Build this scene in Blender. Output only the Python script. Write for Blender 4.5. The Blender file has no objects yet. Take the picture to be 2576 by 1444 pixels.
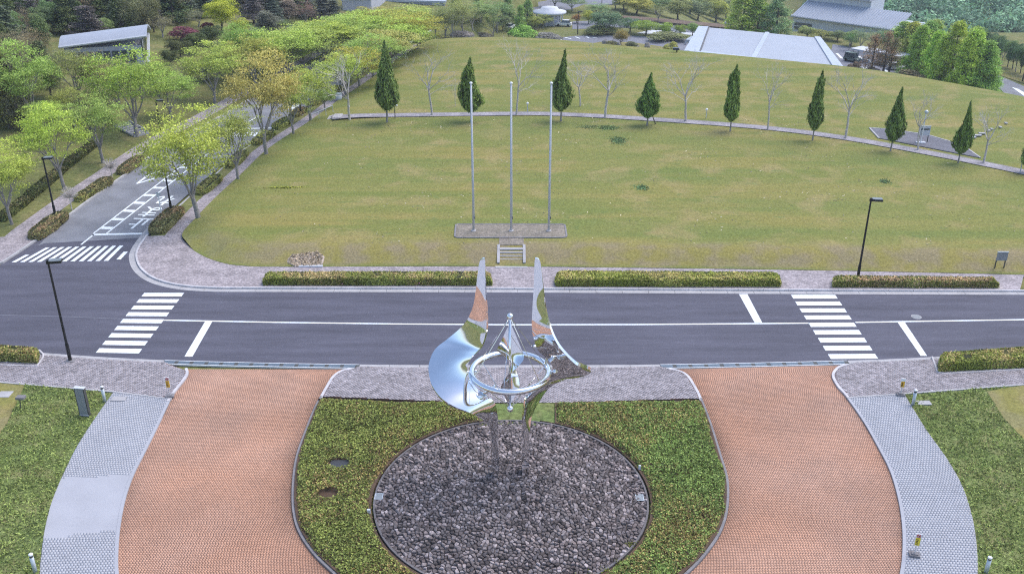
import bpy, math, random
import numpy as np
from mathutils import Vector, Matrix
from mathutils.geometry import tessellate_polygon

SC = bpy.context.scene
COL = SC.collection
RNG = np.random.default_rng(7)
random.seed(7)
rad = math.radians

# ------------------------------------------------------------------ camera, sky, sun, exposure
CAM_H, PITCH, FOC = 31.0, rad(25.2), 2385.0          # metres, radians, focal length in 2576-px units
PW, PH = 2576.0, 1444.0
cam_d = bpy.data.cameras.new('camera'); cam = bpy.data.objects.new('camera', cam_d); COL.objects.link(cam)
cam.location = (0, 0, CAM_H); cam.rotation_euler = (rad(90) - PITCH, 0, 0)
cam_d.sensor_width = 36; cam_d.sensor_fit = 'HORIZONTAL'; cam_d.lens = FOC / PW * 36
cam_d.clip_start = 0.5; cam_d.clip_end = 5000
SC.camera = cam

SUN_EL, SUN_AZ = 58.0, 62.0        # azimuth clockwise from +Y: a veiled sun beyond the lawn to the right
world = bpy.data.worlds.new('World'); SC.world = world; world.use_nodes = True
wn = world.node_tree.nodes; wl = world.node_tree.links
sky = wn.new('ShaderNodeTexSky'); sky.sky_type = 'NISHITA'; sky.sun_disc = False
sky.sun_elevation = rad(SUN_EL); sky.sun_rotation = rad(SUN_AZ)
sky.air_density = 1.0; sky.dust_density = 2.0; sky.ozone_density = 1.0; sky.altitude = 100
wl.new(sky.outputs[0], wn['Background'].inputs[0]); wn['Background'].inputs[1].default_value = 0.142
sun_d = bpy.data.lights.new('sun', 'SUN'); sun = bpy.data.objects.new('sun', sun_d); COL.objects.link(sun)
sun_d.energy = 1.15; sun_d.angle = rad(45); sun_d.color = (1.0, 0.95, 0.88)
az = rad(SUN_AZ); el = rad(SUN_EL)
sdir = Vector((math.sin(az) * math.cos(el), math.cos(az) * math.cos(el), math.sin(el)))
sun.rotation_euler = sdir.to_track_quat('Z', 'Y').to_euler(); sun.location = (60, 60, 120)
SC.view_settings.view_transform = 'Standard'; SC.view_settings.look = 'None'
SC.view_settings.exposure = 1.06; SC.view_settings.gamma = 1.0
SC.render.engine = 'CYCLES'
SC.cycles.max_bounces = 6; SC.cycles.diffuse_bounces = 3; SC.cycles.transparent_max_bounces = 8
SC.cycles.use_denoising = False; SC.cycles.filter_width = 1.15
SC.cycles.sample_clamp_indirect = 6.0

# ------------------------------------------------------------------ placing helpers
CT, ST = math.cos(PITCH), math.sin(PITCH)
def ray(px, py):
    a = (px - PW / 2) / FOC; b = (PH / 2 - py) / FOC
    return np.array([a, CT + b * ST, -ST + b * CT])
def at(px, py, z=0.0):
    """the point of the level z that the photograph shows at (px, py)"""
    d = ray(px, py); t = (z - CAM_H) / d[2]
    return np.array([d[0] * t, d[1] * t, z])
def at_y(px, py, Y):
    d = ray(px, py); t = Y / d[1]
    return np.array([d[0] * t, Y, CAM_H + d[2] * t])
def depth(p):
    return p[1] * CT + (CAM_H - p[2]) * ST
def top_z(p, py):
    return at_y(PW / 2, py, p[1])[2]
def ss(a, b, x):
    t = np.clip((np.asarray(x, float) - a) / (b - a), 0, 1); return t * t * (3 - 2 * t)
def pts(lst, z=0.0): return [at(x, y, z)[:2] for x, y in lst]

def dist_poly(P, poly):
    """unsigned distance of points P (n,2) to a polyline and the sign of the nearest segment's side (left > 0)"""
    P = np.atleast_2d(P); best = np.full(len(P), 1e9); sg = np.zeros(len(P))
    for a, b in zip(poly[:-1], poly[1:]):
        a = np.asarray(a); b = np.asarray(b); e = b - a; L2 = e @ e
        t = np.clip(((P - a) @ e) / L2, 0, 1)
        q = a + t[:, None] * e; r = P - q; d = np.hypot(r[:, 0], r[:, 1])
        s = np.sign(e[0] * r[:, 1] - e[1] * r[:, 0])
        m = d < best; best[m] = d[m]; sg[m] = s[m]
    return best, sg
def catmull(P, n=8):
    P = [np.asarray(p, float) for p in P]; out = []
    Q = [2 * P[0] - P[1]] + P + [2 * P[-1] - P[-2]]
    for i in range(1, len(Q) - 2):
        a, b, c, d = Q[i - 1], Q[i], Q[i + 1], Q[i + 2]
        for k in range(n):
            t = k / n
            out.append(.5 * (2 * b + (c - a) * t + (2 * a - 5 * b + 4 * c - d) * t * t + (3 * b - a - 3 * c + d) * t ** 3))
    out.append(P[-1]); return out
def resample(P, n):
    P = np.asarray(P, float); s = np.r_[0, np.cumsum(np.hypot(*np.diff(P[:, :2], axis=0).T))]
    u = np.linspace(0, s[-1], n); return np.stack([np.interp(u, s, P[:, k]) for k in range(P.shape[1])], 1)
def length(P):
    P = np.asarray(P, float); return np.hypot(*np.diff(P[:, :2], axis=0).T).sum()
def offset(P, d):
    """the polyline moved to its left by d"""
    P = np.asarray(P, float)[:, :2]; T = np.gradient(P, axis=0); T /= np.linalg.norm(T, axis=1)[:, None]
    return P + d * np.stack([-T[:, 1], T[:, 0]], 1)
def inside(P, poly):
    P = np.atleast_2d(P); x, y = P[:, 0], P[:, 1]; r = np.zeros(len(P), bool); poly = np.asarray(poly)[:, :2]
    j = len(poly) - 1
    for i in range(len(poly)):
        xi, yi = poly[i]; xj, yj = poly[j]
        c = ((yi > y) != (yj > y)) & (x < (xj - xi) * (y - yi) / ((yj - yi) or 1e-12) + xi)
        r ^= c; j = i
    return r

# ------------------------------------------------------------------ mesh helpers
def tag(o, label=None, cat=None, group=None, kind=None):
    if label: o['label'] = label
    if cat: o['category'] = cat
    if group: o['group'] = group
    if kind: o['kind'] = kind
    return o
def thing(name, label, cat, loc=(0, 0, 0), rz=0, group=None):
    o = bpy.data.objects.new(name, None); COL.objects.link(o); o.empty_display_size = .3
    o.location = loc; o.rotation_euler = (0, 0, rz); return tag(o, label, cat, group)
def link(name, me, m=None, parent=None):
    o = bpy.data.objects.new(name, me); COL.objects.link(o)
    if m is not None and not len(me.materials): me.materials.append(m)
    if parent is not None: o.parent = parent
    return o
def mesh(name, V, F, tint=None, smooth=False):
    me = bpy.data.meshes.new(name)
    V = np.asarray(V, float)
    if isinstance(F, np.ndarray):
        n, k = F.shape
        me.vertices.add(len(V)); me.vertices.foreach_set('co', V.ravel())
        me.loops.add(n * k); me.loops.foreach_set('vertex_index', F.ravel().astype(np.int32))
        me.polygons.add(n); me.polygons.foreach_set('loop_start', np.arange(0, n * k, k, dtype=np.int32))
        me.update(calc_edges=True)
    else:
        me.from_pydata([tuple(v) for v in V], [], [tuple(f) for f in F])
    if tint is not None:
        a = me.attributes.new('tint', 'FLOAT', 'FACE'); a.data.foreach_set('value', np.asarray(tint, np.float32))
    if smooth: me.polygons.foreach_set('use_smooth', [True] * len(me.polygons))
    me.update(); return me
class MB:
    def __init__(s): s.V = []; s.F = []; s.T = []
    def add(s, V, F, t=.5):
        n = len(s.V); s.V += [tuple(map(float, v)) for v in V]; s.F += [tuple(i + n for i in f) for f in F]; s.T += [t] * len(F); return s
    def box(s, c, d, M=None, t=.5):
        c = np.asarray(c, float); d = np.asarray(d, float) / 2
        V = [np.array([x, y, z]) * d for x in (-1, 1) for y in (-1, 1) for z in (-1, 1)]
        if M is not None: V = [np.array(M @ Vector(v)) for v in V]
        return s.add([v + c for v in V], [(0, 1, 3, 2), (4, 6, 7, 5), (0, 4, 5, 1), (2, 3, 7, 6), (0, 2, 6, 4), (1, 5, 7, 3)], t)
    def tube(s, P, R, n=8, t=.5, cap=True, M=None):
        P = [Vector(p) for p in P]; R = [float(x) for x in R] if hasattr(R, '__len__') else [float(R)] * len(P)
        V = []; up = None
        for i, p in enumerate(P):
            d = (P[min(i + 1, len(P) - 1)] - P[max(i - 1, 0)]); d = d.normalized() if d.length > 1e-9 else Vector((0, 0, 1))
            if up is None: up = d.orthogonal().normalized()
            else:
                up = up - d * up.dot(d); up = up.normalized() if up.length > 1e-6 else d.orthogonal().normalized()
            b = d.cross(up)
            V += [p + R[i] * (math.cos(2 * math.pi * k / n) * up + math.sin(2 * math.pi * k / n) * b) for k in range(n)]
        F = [(i * n + k, i * n + (k + 1) % n, (i + 1) * n + (k + 1) % n, (i + 1) * n + k) for i in range(len(P) - 1) for k in range(n)]
        if cap: F += [tuple(range(n - 1, -1, -1)), tuple((len(P) - 1) * n + k for k in range(n))]
        return s.add(V, F, t)
    def lathe(s, prof, n=16, c=(0, 0, 0), t=.5):
        V = [(c[0] + r * math.cos(2 * math.pi * k / n), c[1] + r * math.sin(2 * math.pi * k / n), c[2] + z) for r, z in prof for k in range(n)]
        F = [(i * n + k, i * n + (k + 1) % n, (i + 1) * n + (k + 1) % n, (i + 1) * n + k) for i in range(len(prof) - 1) for k in range(n)]
        F += [tuple(range(n - 1, -1, -1)), tuple((len(prof) - 1) * n + k for k in range(n))]
        return s.add(V, F, t)
    def prism(s, poly, z0, z1, t=.5):
        poly = [tuple(p[:2]) for p in poly]
        if sum(a[0] * b[1] - b[0] * a[1] for a, b in zip(poly, poly[1:] + poly[:1])) < 0: poly = poly[::-1]
        n = len(poly); tri = tessellate_polygon([[Vector((x, y, 0)) for x, y in poly]])
        tri = [tr if (Vector(poly[tr[1]]) - Vector(poly[tr[0]])).cross(Vector(poly[tr[2]]) - Vector(poly[tr[0]])) > 0 else tr[::-1] for tr in tri]
        V = [(x, y, z1) for x, y in poly] + [(x, y, z0) for x, y in poly]
        F = [tuple(tr) for tr in tri] + [tuple(n + i for i in tr[::-1]) for tr in tri] + [(i, n + i, n + (i + 1) % n, (i + 1) % n) for i in range(n)]
        return s.add(V, F, t)
    def sphere(s, c, r, n=14, m=8, t=.5, sz=1):
        return s.lathe([(max(1e-4, r * math.sin(math.pi * i / m)), -r * sz * math.cos(math.pi * i / m)) for i in range(m + 1)], n, c, t)
    def band(s, A, B, z, t=.5):
        """a flat strip between two polylines of equal length"""
        n = len(A); zz = z if hasattr(z, '__len__') else [z] * n
        V = [(a[0], a[1], zz[i]) for i, a in enumerate(A)] + [(b[0], b[1], zz[i]) for i, b in enumerate(B)]
        F = []
        for i in range(n - 1):
            f = (i, i + 1, n + i + 1, n + i)
            p = [Vector(V[k][:2]) for k in f]
            if (p[1] - p[0]).cross(p[2] - p[0]) < 0: f = f[::-1]
            F.append(f)
        return s.add(V, F, t)
    def me(s, name='mesh', smooth=False): return mesh(name, s.V, s.F, s.T, smooth)
    def build(s, name, m, parent=None, smooth=False): return link(name, s.me(name, smooth), m, parent)
def struct(name, mb, m, label=None):
    o = mb.build(name, m) if isinstance(mb, MB) else link(name, mb, m)
    return tag(o, label, None, None, 'structure')
def copy_tree(o, parent=None):
    c = o.copy(); COL.objects.link(c); c.parent = parent
    for ch in o.children: copy_tree(ch, c)
    return c

# ------------------------------------------------------------------ materials
MATS = {}
def mat(name, color, rough=.8, var=.18, scale=2.0, fine=40.0, fvar=.1, metal=0.0, tint=0.0, bump=0.0, objcol=False, spec=.3, color2=None, coords='world', stretch=None, translucent=0.0, yellow=0.0):
    m = bpy.data.materials.new(name); m.use_nodes = True; nt = m.node_tree; N = nt.nodes; L = nt.links
    bs = N['Principled BSDF']; bs.inputs['Roughness'].default_value = rough; bs.inputs['Metallic'].default_value = metal
    bs.inputs['Specular IOR Level'].default_value = spec
    geo = N.new('ShaderNodeNewGeometry') if coords == 'world' else N.new('ShaderNodeTexCoord')
    co = geo.outputs['Position' if coords == 'world' else 'Object']
    if stretch:
        mp = N.new('ShaderNodeMapping'); mp.inputs['Scale'].default_value = stretch; L.new(co, mp.inputs[0]); co = mp.outputs[0]
    def noise(sc, det=3.0):
        n = N.new('ShaderNodeTexNoise'); n.inputs['Scale'].default_value = sc; n.inputs['Detail'].default_value = det; L.new(co, n.inputs['Vector']); return n.outputs['Fac']
    def rng(src, lo, hi, a=.25, b=.75, clamp=True):
        r = N.new('ShaderNodeMapRange'); r.inputs['From Min'].default_value = a; r.inputs['From Max'].default_value = b
        r.inputs['To Min'].default_value = lo; r.inputs['To Max'].default_value = hi; r.clamp = clamp; L.new(src, r.inputs['Value']); return r.outputs['Result']
    def mul(a, b):
        x = N.new('ShaderNodeMath'); x.operation = 'MULTIPLY'; L.new(a, x.inputs[0]); L.new(b, x.inputs[1]); return x.outputs[0]
    f = rng(noise(scale), 1 - var, 1 + var)
    if fvar: f = mul(f, rng(noise(fine, 2.0), 1 - fvar, 1 + fvar))
    at_ = None
    if tint:
        at_ = N.new('ShaderNodeAttribute'); at_.attribute_name = 'tint'
        f = mul(f, rng(at_.outputs['Fac'], 1 - tint, 1 + tint, 0, 1, False))
    if objcol:
        oi = N.new('ShaderNodeObjectInfo'); base = oi.outputs['Color']
    else:
        rgb = N.new('ShaderNodeRGB'); rgb.outputs[0].default_value = (*color, 1); base = rgb.outputs[0]
    if color2 is not None:
        mx = N.new('ShaderNodeMix'); mx.data_type = 'RGBA'; L.new(rng(noise(scale * .37, 4.0), 0, 1, .38, .62), mx.inputs['Factor']); L.new(base, mx.inputs[6]); mx.inputs[7].default_value = (*color2, 1); base = mx.outputs[2]
    if yellow and at_ is not None:
        hs = N.new('ShaderNodeMix'); hs.data_type = 'RGBA'; hs.blend_type = 'MULTIPLY'; L.new(rng(at_.outputs['Fac'], 0, yellow, .2, 1), hs.inputs['Factor']); L.new(base, hs.inputs[6]); hs.inputs[7].default_value = (1.25, 1.05, .45, 1); base = hs.outputs[2]
    vm = N.new('ShaderNodeVectorMath'); vm.operation = 'SCALE'; L.new(base, vm.inputs[0]); L.new(f, vm.inputs['Scale'])
    L.new(vm.outputs[0], bs.inputs['Base Color'])
    if bump:
        bp = N.new('ShaderNodeBump'); bp.inputs['Strength'].default_value = bump; bp.inputs['Distance'].default_value = .05; L.new(noise(fine * .7, 4.0), bp.inputs['Height']); L.new(bp.outputs[0], bs.inputs['Normal'])
    if translucent:
        tr = N.new('ShaderNodeBsdfTranslucent'); L.new(vm.outputs[0], tr.inputs[0]); ms = N.new('ShaderNodeMixShader'); ms.inputs[0].default_value = translucent
        L.new(bs.outputs[0], ms.inputs[1]); L.new(tr.outputs[0], ms.inputs[2]); L.new(ms.outputs[0], N['Material Output'].inputs[0])
    MATS[name] = m; return m
def lin(r, g, b):
    return tuple((c / 255 / 12.92) if c / 255 <= .04045 else ((c / 255 + .055) / 1.055) ** 2.4 for c in (r, g, b))

mat('asphalt_new', (.094, .093, .121), .85, .22, 1.1, 9, .12, bump=.12, stretch=(.12, 1, 1))
mat('asphalt_old', (.205, .21, .235), .85, .22, .5, 12, .08, bump=.1)
mat('asphalt_far', (.20, .205, .24), .85, .12, .1, 20, .06)
mat('road_paint', (.78, .82, .84), .6, .10, 2.5, 14, .13)
mat('concrete', (.40, .39, .40), .85, .15, 1.2, 25, .1)
mat('concrete_dark', (.22, .21, .22), .85, .2, 1.2, 25, .12)
mat('kerb_stone', (.52, .50, .52), .8, .15, 1.2, 25, .1)
mat('grating', (.20, .25, .30), .5, .1, 2, 30, .08, metal=.35)
mat('paver_red', (.525, .292, .195), .85, .10, .35, 3, .05, tint=.13, color2=(.475, .29, .212))
mat('paver_grey', (.395, .40, .435), .85, .06, .5, 3, .04, tint=.06)
mat('paver_walk', (.33, .30, .315), .85, .15, .8, 9, .1, tint=.42)
mat('joint', (.16, .10, .088), .95, .2, 2, 20, .2)
mat('joint_grey', (.22, .22, .24), .95, .2, 2, 20, .2)
mat('screed', (.375, .38, .415), .85, .07, .6, 20, .05)
mat('steel_mirror', (.82, .83, .85), .04, .0, 2, 20, .0, metal=1.0)
mat('black_paint', (.012, .012, .014), .4, .1, 2, 20, .05, spec=.5)
mat('lamp_top', (.16, .18, .19), .4, .1, 2, 20, .05, spec=.5)
mat('alu', (.62, .64, .66), .4, .05, 2, 20, .03, metal=.3)
mat('white_paint', (.78, .79, .80), .5, .05, 2, 20, .03)
mat('sign_yellow', (.72, .42, .05), .5, .05, 2, 20, .03)
mat('sign_yellow2', (.72, .60, .05), .5, .05, 2, 20, .03)
mat('sign_ink', (.10, .05, .02), .6, .05, 2, 20, .03)
mat('red_paint', (.45, .05, .04), .5, .05, 2, 20, .03)
mat('sign_grey', (.24, .25, .26), .5, .05, 2, 20, .03)
mat('frame_dark', (.07, .07, .065), .5, .1, 2, 20, .05)
mat('pale_metal', (.50, .55, .58), .4, .06, 2, 20, .04, metal=.3)
mat('stone', (.285, .247, .245), .85, .35, 6.0, 22, .35, tint=.62, bump=.5, color2=(.19, .155, .15))
mat('stone_dark', (.12, .105, .10), .9, .3, 3.0, 22, .3)
mat('soil', (.10, .065, .045), .95, .3, 1.5, 15, .25)
mat('dry_soil', (.42, .35, .29), .95, .3, 2, 12, .3)
mat('bark', (.27, .25, .24), .9, .25, 3, 20, .2, coords='obj')
mat('bark_pale', (.52, .48, .45), .9, .2, 3, 20, .2, coords='obj')
mat('bark_dark', (.10, .08, .07), .9, .25, 3, 20, .2, coords='obj')
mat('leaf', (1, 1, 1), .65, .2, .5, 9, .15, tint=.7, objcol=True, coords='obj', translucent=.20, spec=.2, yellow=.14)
mat('leaf_core', (1, 1, 1), .9, .2, .5, 9, .15, objcol=True, coords='obj')
mat('roof_metal', (.36, .385, .44), .45, .05, .2, 4, .03, spec=.4)
mat('roof_trim', (.44, .48, .55), .4, .05, .2, 4, .03, spec=.4)
mat('wall_pale', (.42, .43, .49), .7, .07, .2, 4, .04)
mat('wall_white', (.56, .58, .62), .7, .07, .2, 4, .04)
mat('wall_dark', (.13, .13, .14), .7, .07, .2, 4, .04)
mat('glass_dark', (.05, .07, .08), .12, .0, 1, 5, 0, spec=.8)
mat('car_white', (.75, .76, .78), .3, .0, 1, 5, 0, spec=.6)
mat('car_green', (.12, .16, .14), .3, .0, 1, 5, 0, spec=.6)
mat('car_blue', (.03, .04, .08), .3, .0, 1, 5, 0, spec=.6)
mat('tyre', (.02, .02, .02), .9, .0, 1, 5, 0)
mat('flower', (.70, .22, .45), .7, .2, 4, 30, .2)
mat('rock', (.26, .24, .22), .9, .3, 1.5, 8, .2)
mat('brown_ground', (.16, .115, .085), .95, .25, .3, 5, .2)
mat('hatch', (.055, .06, .07), .6, .1, 2, 20, .05)
mat('rim_stone', (.15, .14, .145), .9, .25, 2, 15, .2)
# ------------------------------------------------------------------ turf material
def turf(name, cols, patch=.06, streak=(.05, .5, .5), fine=6.0, finev=.22, dry=None, bump=.4, lush=None):
    m = bpy.data.materials.new(name); m.use_nodes = True; nt = m.node_tree; N = nt.nodes; L = nt.links
    bs = N['Principled BSDF']; bs.inputs['Roughness'].default_value = .95; bs.inputs['Specular IOR Level'].default_value = .1
    pos = N.new('ShaderNodeNewGeometry').outputs['Position']
    def noise(sc, det, stretch=None, dist=0.0):
        c = pos
        if stretch:
            mp = N.new('ShaderNodeMapping'); mp.inputs['Scale'].default_value = stretch; L.new(pos, mp.inputs[0]); c = mp.outputs[0]
        n = N.new('ShaderNodeTexNoise'); n.inputs['Scale'].default_value = sc; n.inputs['Detail'].default_value = det; n.inputs['Distortion'].default_value = dist; L.new(c, n.inputs['Vector']); return n.outputs['Fac']
    def rng(s, a, b, lo, hi):
        r = N.new('ShaderNodeMapRange'); r.inputs[1].default_value = a; r.inputs[2].default_value = b; r.inputs[3].default_value = lo; r.inputs[4].default_value = hi; L.new(s, r.inputs[0]); return r.outputs[0]
    def mix(f, a, b):
        x = N.new('ShaderNodeMix'); x.data_type = 'RGBA'; L.new(f, x.inputs[0])
        for s, i in ((a, 6), (b, 7)):
            if isinstance(s, tuple): x.inputs[i].default_value = (*s, 1)
            else: L.new(s, x.inputs[i])
        return x.outputs[2]
    c = mix(rng(noise(patch, 5, None, .6), .38, .62, 0, 1), cols[0], cols[1])
    c = mix(rng(noise(1.0, 4, streak, .3), .40, .66, 0, .85), c, cols[2])
    c = mix(rng(noise(1.0, 3, tuple(q * .45 for q in streak), .5), .46, .60, 0, .55), c, cols[4] if lush is None else lush)
    c = mix(rng(noise(patch * 5, 4), .50, .70, 0, .75), c, cols[3])
    c = mix(rng(noise(patch * 22, 3, (.5, 1, 1)), .62, .72, 0, .5), c, cols[4])
    if dry:
        a = N.new('ShaderNodeAttribute'); a.attribute_name = 'tint'; c = mix(a.outputs['Fac'], c, mix(rng(noise(.5, 4), .4, .6, 0, 1), dry, cols[0]))
    if lush:
        a = N.new('ShaderNodeAttribute'); a.attribute_name = 'lush'; c = mix(a.outputs['Fac'], c, mix(rng(noise(.35, 4, (.4, 1, 1)), .35, .65, 0, 1), lush, cols[1]))
    f = rng(noise(fine, 4), .3, .7, 1 - finev, 1 + finev)
    g = rng(noise(fine * 5, 3), .3, .7, 1 - finev * .8, 1 + finev * .8)
    mm = N.new('ShaderNodeMath'); mm.operation = 'MULTIPLY'; L.new(f, mm.inputs[0]); L.new(g, mm.inputs[1])
    vm = N.new('ShaderNodeVectorMath'); vm.operation = 'SCALE'; L.new(c, vm.inputs[0]); L.new(mm.outputs[0], vm.inputs['Scale']); L.new(vm.outputs[0], bs.inputs['Base Color'])
    bp = N.new('ShaderNodeBump'); bp.inputs['Strength'].default_value = bump; bp.inputs['Distance'].default_value = .08; L.new(noise(fine * 3, 4), bp.inputs['Height']); L.new(bp.outputs[0], bs.inputs['Normal'])
    MATS[name] = m; return m
turf('lawn_turf', [(.262, .226, .074), (.220, .218, .070), (.165, .193, .052), (.312, .252, .115), (.125, .182, .064)], dry=(.265, .215, .130), finev=.24, lush=(.150, .190, .055))
brick_dark = (.21, .185, .19)
turf('rough_turf', [(.17, .20, .075), (.145, .19, .06), (.19, .20, .08), (.23, .21, .10), (.12, .17, .06)], patch=.15, streak=(.4, .4, .4), fine=4, finev=.35)
turf('wild_turf', [(.20, .20, .075), (.17, .18, .065), (.16, .17, .06), (.23, .20, .09), (.13, .15, .055)], patch=.08, streak=(.3, .3, .3), fine=2.5, finev=.25)
def brick_walk(name, c1, c2, joint, w=.23, h=.115, rot=0.0):
    m = bpy.data.materials.new(name); m.use_nodes = True; nt = m.node_tree; N = nt.nodes; L = nt.links
    bs = N['Principled BSDF']; bs.inputs['Roughness'].default_value = .85
    pos = N.new('ShaderNodeNewGeometry').outputs['Position']; mp = N.new('ShaderNodeMapping'); mp.inputs['Rotation'].default_value = (0, 0, rot); L.new(pos, mp.inputs[0])
    b = N.new('ShaderNodeTexBrick'); L.new(mp.outputs[0], b.inputs['Vector']); b.inputs['Scale'].default_value = 1; b.inputs['Brick Width'].default_value = w; b.inputs['Row Height'].default_value = h
    b.inputs['Mortar Size'].default_value = .008; b.inputs['Color1'].default_value = (*c1, 1); b.inputs['Color2'].default_value = (*c2, 1); b.inputs['Mortar'].default_value = (*joint, 1)
    n = N.new('ShaderNodeTexNoise'); n.inputs['Scale'].default_value = .8; n.inputs['Detail'].default_value = 5; L.new(pos, n.inputs['Vector'])
    r = N.new('ShaderNodeMapRange'); r.inputs[1].default_value = .3; r.inputs[2].default_value = .7; r.inputs[3].default_value = .78; r.inputs[4].default_value = 1.2; L.new(n.outputs['Fac'], r.inputs[0])
    n2 = N.new('ShaderNodeTexNoise'); n2.inputs['Scale'].default_value = 7; n2.inputs['Detail'].default_value = 2; L.new(mp.outputs[0], n2.inputs['Vector'])
    r2 = N.new('ShaderNodeMapRange'); r2.inputs[1].default_value = .35; r2.inputs[2].default_value = .65; r2.inputs[3].default_value = .75; r2.inputs[4].default_value = 1.25; L.new(n2.outputs['Fac'], r2.inputs[0])
    mm = N.new('ShaderNodeMath'); mm.operation = 'MULTIPLY'; L.new(r.outputs[0], mm.inputs[0]); L.new(r2.outputs[0], mm.inputs[1])
    vm = N.new('ShaderNodeVectorMath'); vm.operation = 'SCALE'; L.new(b.outputs['Color'], vm.inputs[0]); L.new(mm.outputs[0], vm.inputs['Scale']); L.new(vm.outputs[0], bs.inputs['Base Color'])
    MATS[name] = m
brick_walk('walk_bricks', (.42, .37, .385), (.27, .235, .25), (.17, .15, .15))
brick_walk('plinth_bricks', (.26, .22, .185), (.19, .165, .13), (.17, .15, .09), .3, .2)
brick_walk('slate_bricks', (.14, .14, .165), (.12, .12, .145), (.10, .10, .11), .4, .3)
brick_walk('path_bricks', (.33, .31, .335), (.27, .25, .28), (.17, .15, .16), .3, .2)

# ------------------------------------------------------------------ key lines of the place
# the edge between the lawn and the avenue's footway, from the corner up the avenue
LAWN_L = catmull(pts([(490, 632), (470, 613), (459, 594), (485, 562), (545, 500), (610, 440), (677, 377), (782, 307), (860, 250), (917, 213), (979, 167), (1035, 129), (1068, 110)], .12), 6)
_e = LAWN_L[-1] - LAWN_L[-8]; _e = _e / np.linalg.norm(_e)
LAWN_L = np.array(LAWN_L + [LAWN_L[-1] + _e * k for k in (10, 22, 36)])
LAWN_F = np.array(catmull(pts([(490, 632), (520, 648), (560, 661), (605, 668), (720, 671), (1250, 670), (2000, 679), (2576, 691)], .12), 6) + [np.array([72., 66.6]), np.array([95., 66.])])
CREST = np.array(catmull(pts([(1068, 110), (1300, 111), (1500, 129), (1700, 146), (1900, 166), (2111, 188), (2246, 210), (2453, 250), (2576, 281)], .9), 4) + [np.array([76., 95.]), np.array([84., 70.])])
CREST_X = np.vstack([[[-220., 172.], [-60., 168.], [-28., 166.]], CREST])   # continued to the left beyond the avenue

FOOT = LAWN_L[12:]                        # footway's lawn-side edge (straight part)
KERB_R = offset(FOOT, 2.75)               # inner line of the avenue's kerb (right side)
ROAD_R = offset(FOOT, 3.35)               # edge of asphalt
ROAD_L = offset(FOOT, 3.35 + 8.6)
WALK_L0 = offset(FOOT, 3.35 + 8.6 + .55)
_n = np.array([[0, 0]])

def tz(x, y):
    """height of the open ground"""
    x = np.asarray(x, float); y = np.asarray(y, float); sh = np.broadcast(x, y).shape
    P = np.stack([np.broadcast_to(x, sh).ravel(), np.broadcast_to(y, sh).ravel()], 1)
    d, s = dist_poly(P, CREST_X); d = d * s                       # > 0 beyond the crest
    xx, yy = P[:, 0], P[:, 1]
    left = ss(-36, -75, xx)
    z = -.15 - 14.0 * ss(0, 42, d) * (1 - .8 * left)
    dl, sl = dist_poly(P, ROAD_L); dl = np.where(sl > 0, dl, 0)
    dl = np.where(yy < 66, 0, dl)
    z += (.14 * np.clip(dl - 3.6, 0, 22) + .07 * np.clip(dl - 25, 0, 60)) * ss(64, 76, yy)
    z += -20 * ss(245, 330, yy) * ss(25, 95, xx) + 95 * ss(390, 720, yy)
    z += 25 * ss(200, 420, yy) * ss(-20, -90, xx)
    return z.reshape(sh)
def at_t(px, py, lift=0.0):
    d = ray(px, py); Y = np.arange(60, 900, .5); t = Y / d[1]
    X = d[0] * t; Z = CAM_H + d[2] * t; g = tz(X, Y)
    i = np.argmax(Z < g + lift); return np.array([X[i], Y[i], g[i]])

# ------------------------------------------------------------------ ground sheet
gx = np.unique(np.r_[np.arange(-1600, -160, 60), np.arange(-160, 170, 3.0), np.arange(170, 1650, 60)])
gy = np.unique(np.r_[np.arange(-600, 20, 40), np.arange(20, 330, 3.0), np.arange(330, 760, 12), np.arange(760, 2400, 80)])
GX, GY = np.meshgrid(gx, gy); GZ = tz(GX, GY)
nx, ny = len(gx), len(gy); idx = np.arange(nx * ny).reshape(ny, nx)
Fq = np.stack([idx[:-1, :-1], idx[:-1, 1:], idx[1:, 1:], idx[1:, :-1]], -1).reshape(-1, 4)
struct('ground', mesh('ground', np.stack([GX, GY, GZ], -1).reshape(-1, 3), Fq, smooth=True), MATS['wild_turf'], 'rough grassy ground around the avenue and beyond the lawn')

# ------------------------------------------------------------------ lawn: one sheet, banked along its front and avenue sides
R_edge = np.array([LAWN_F[-1], [97., 90.], [104., 118.]])
_t = offset(CREST, 0.0)
_out = []
for k in range(len(CREST)):
    T = CREST[min(k + 1, len(CREST) - 1)] - CREST[max(k - 1, 0)]; T = T / np.linalg.norm(T); _out.append(CREST[k] + 30 * np.array([-T[1], T[0]]))
TOP_edge = np.array([LAWN_L[-1]] + [p for p in _out[3:-1]] + [R_edge[-1]])
nu, nv = 190, 120
wu = np.linspace(0, 1, nu); wv = np.linspace(0, 1, nv) ** 1.35
def samp(P, w):
    P = np.asarray(P); s = np.r_[0, np.cumsum(np.hypot(*np.diff(P, axis=0).T))]; s /= s[-1]
    return np.stack([np.interp(w, s, P[:, 0]), np.interp(w, s, P[:, 1])], 1)
Fp, Tp, Lp, Rp = samp(LAWN_F, wu), samp(TOP_edge, wu), samp(LAWN_L, wv), samp(R_edge, wv)
U, Vv = np.meshgrid(wu, wv); U = U[..., None]; Vv = Vv[..., None]
GR = (1 - Vv) * Fp[None] + Vv * Tp[None] + (1 - U) * Lp[:, None] + U * Rp[:, None] - ((1 - U) * (1 - Vv) * Fp[0] + U * (1 - Vv) * Fp[-1] + (1 - U) * Vv * Tp[0] + U * Vv * Tp[-1])
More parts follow.
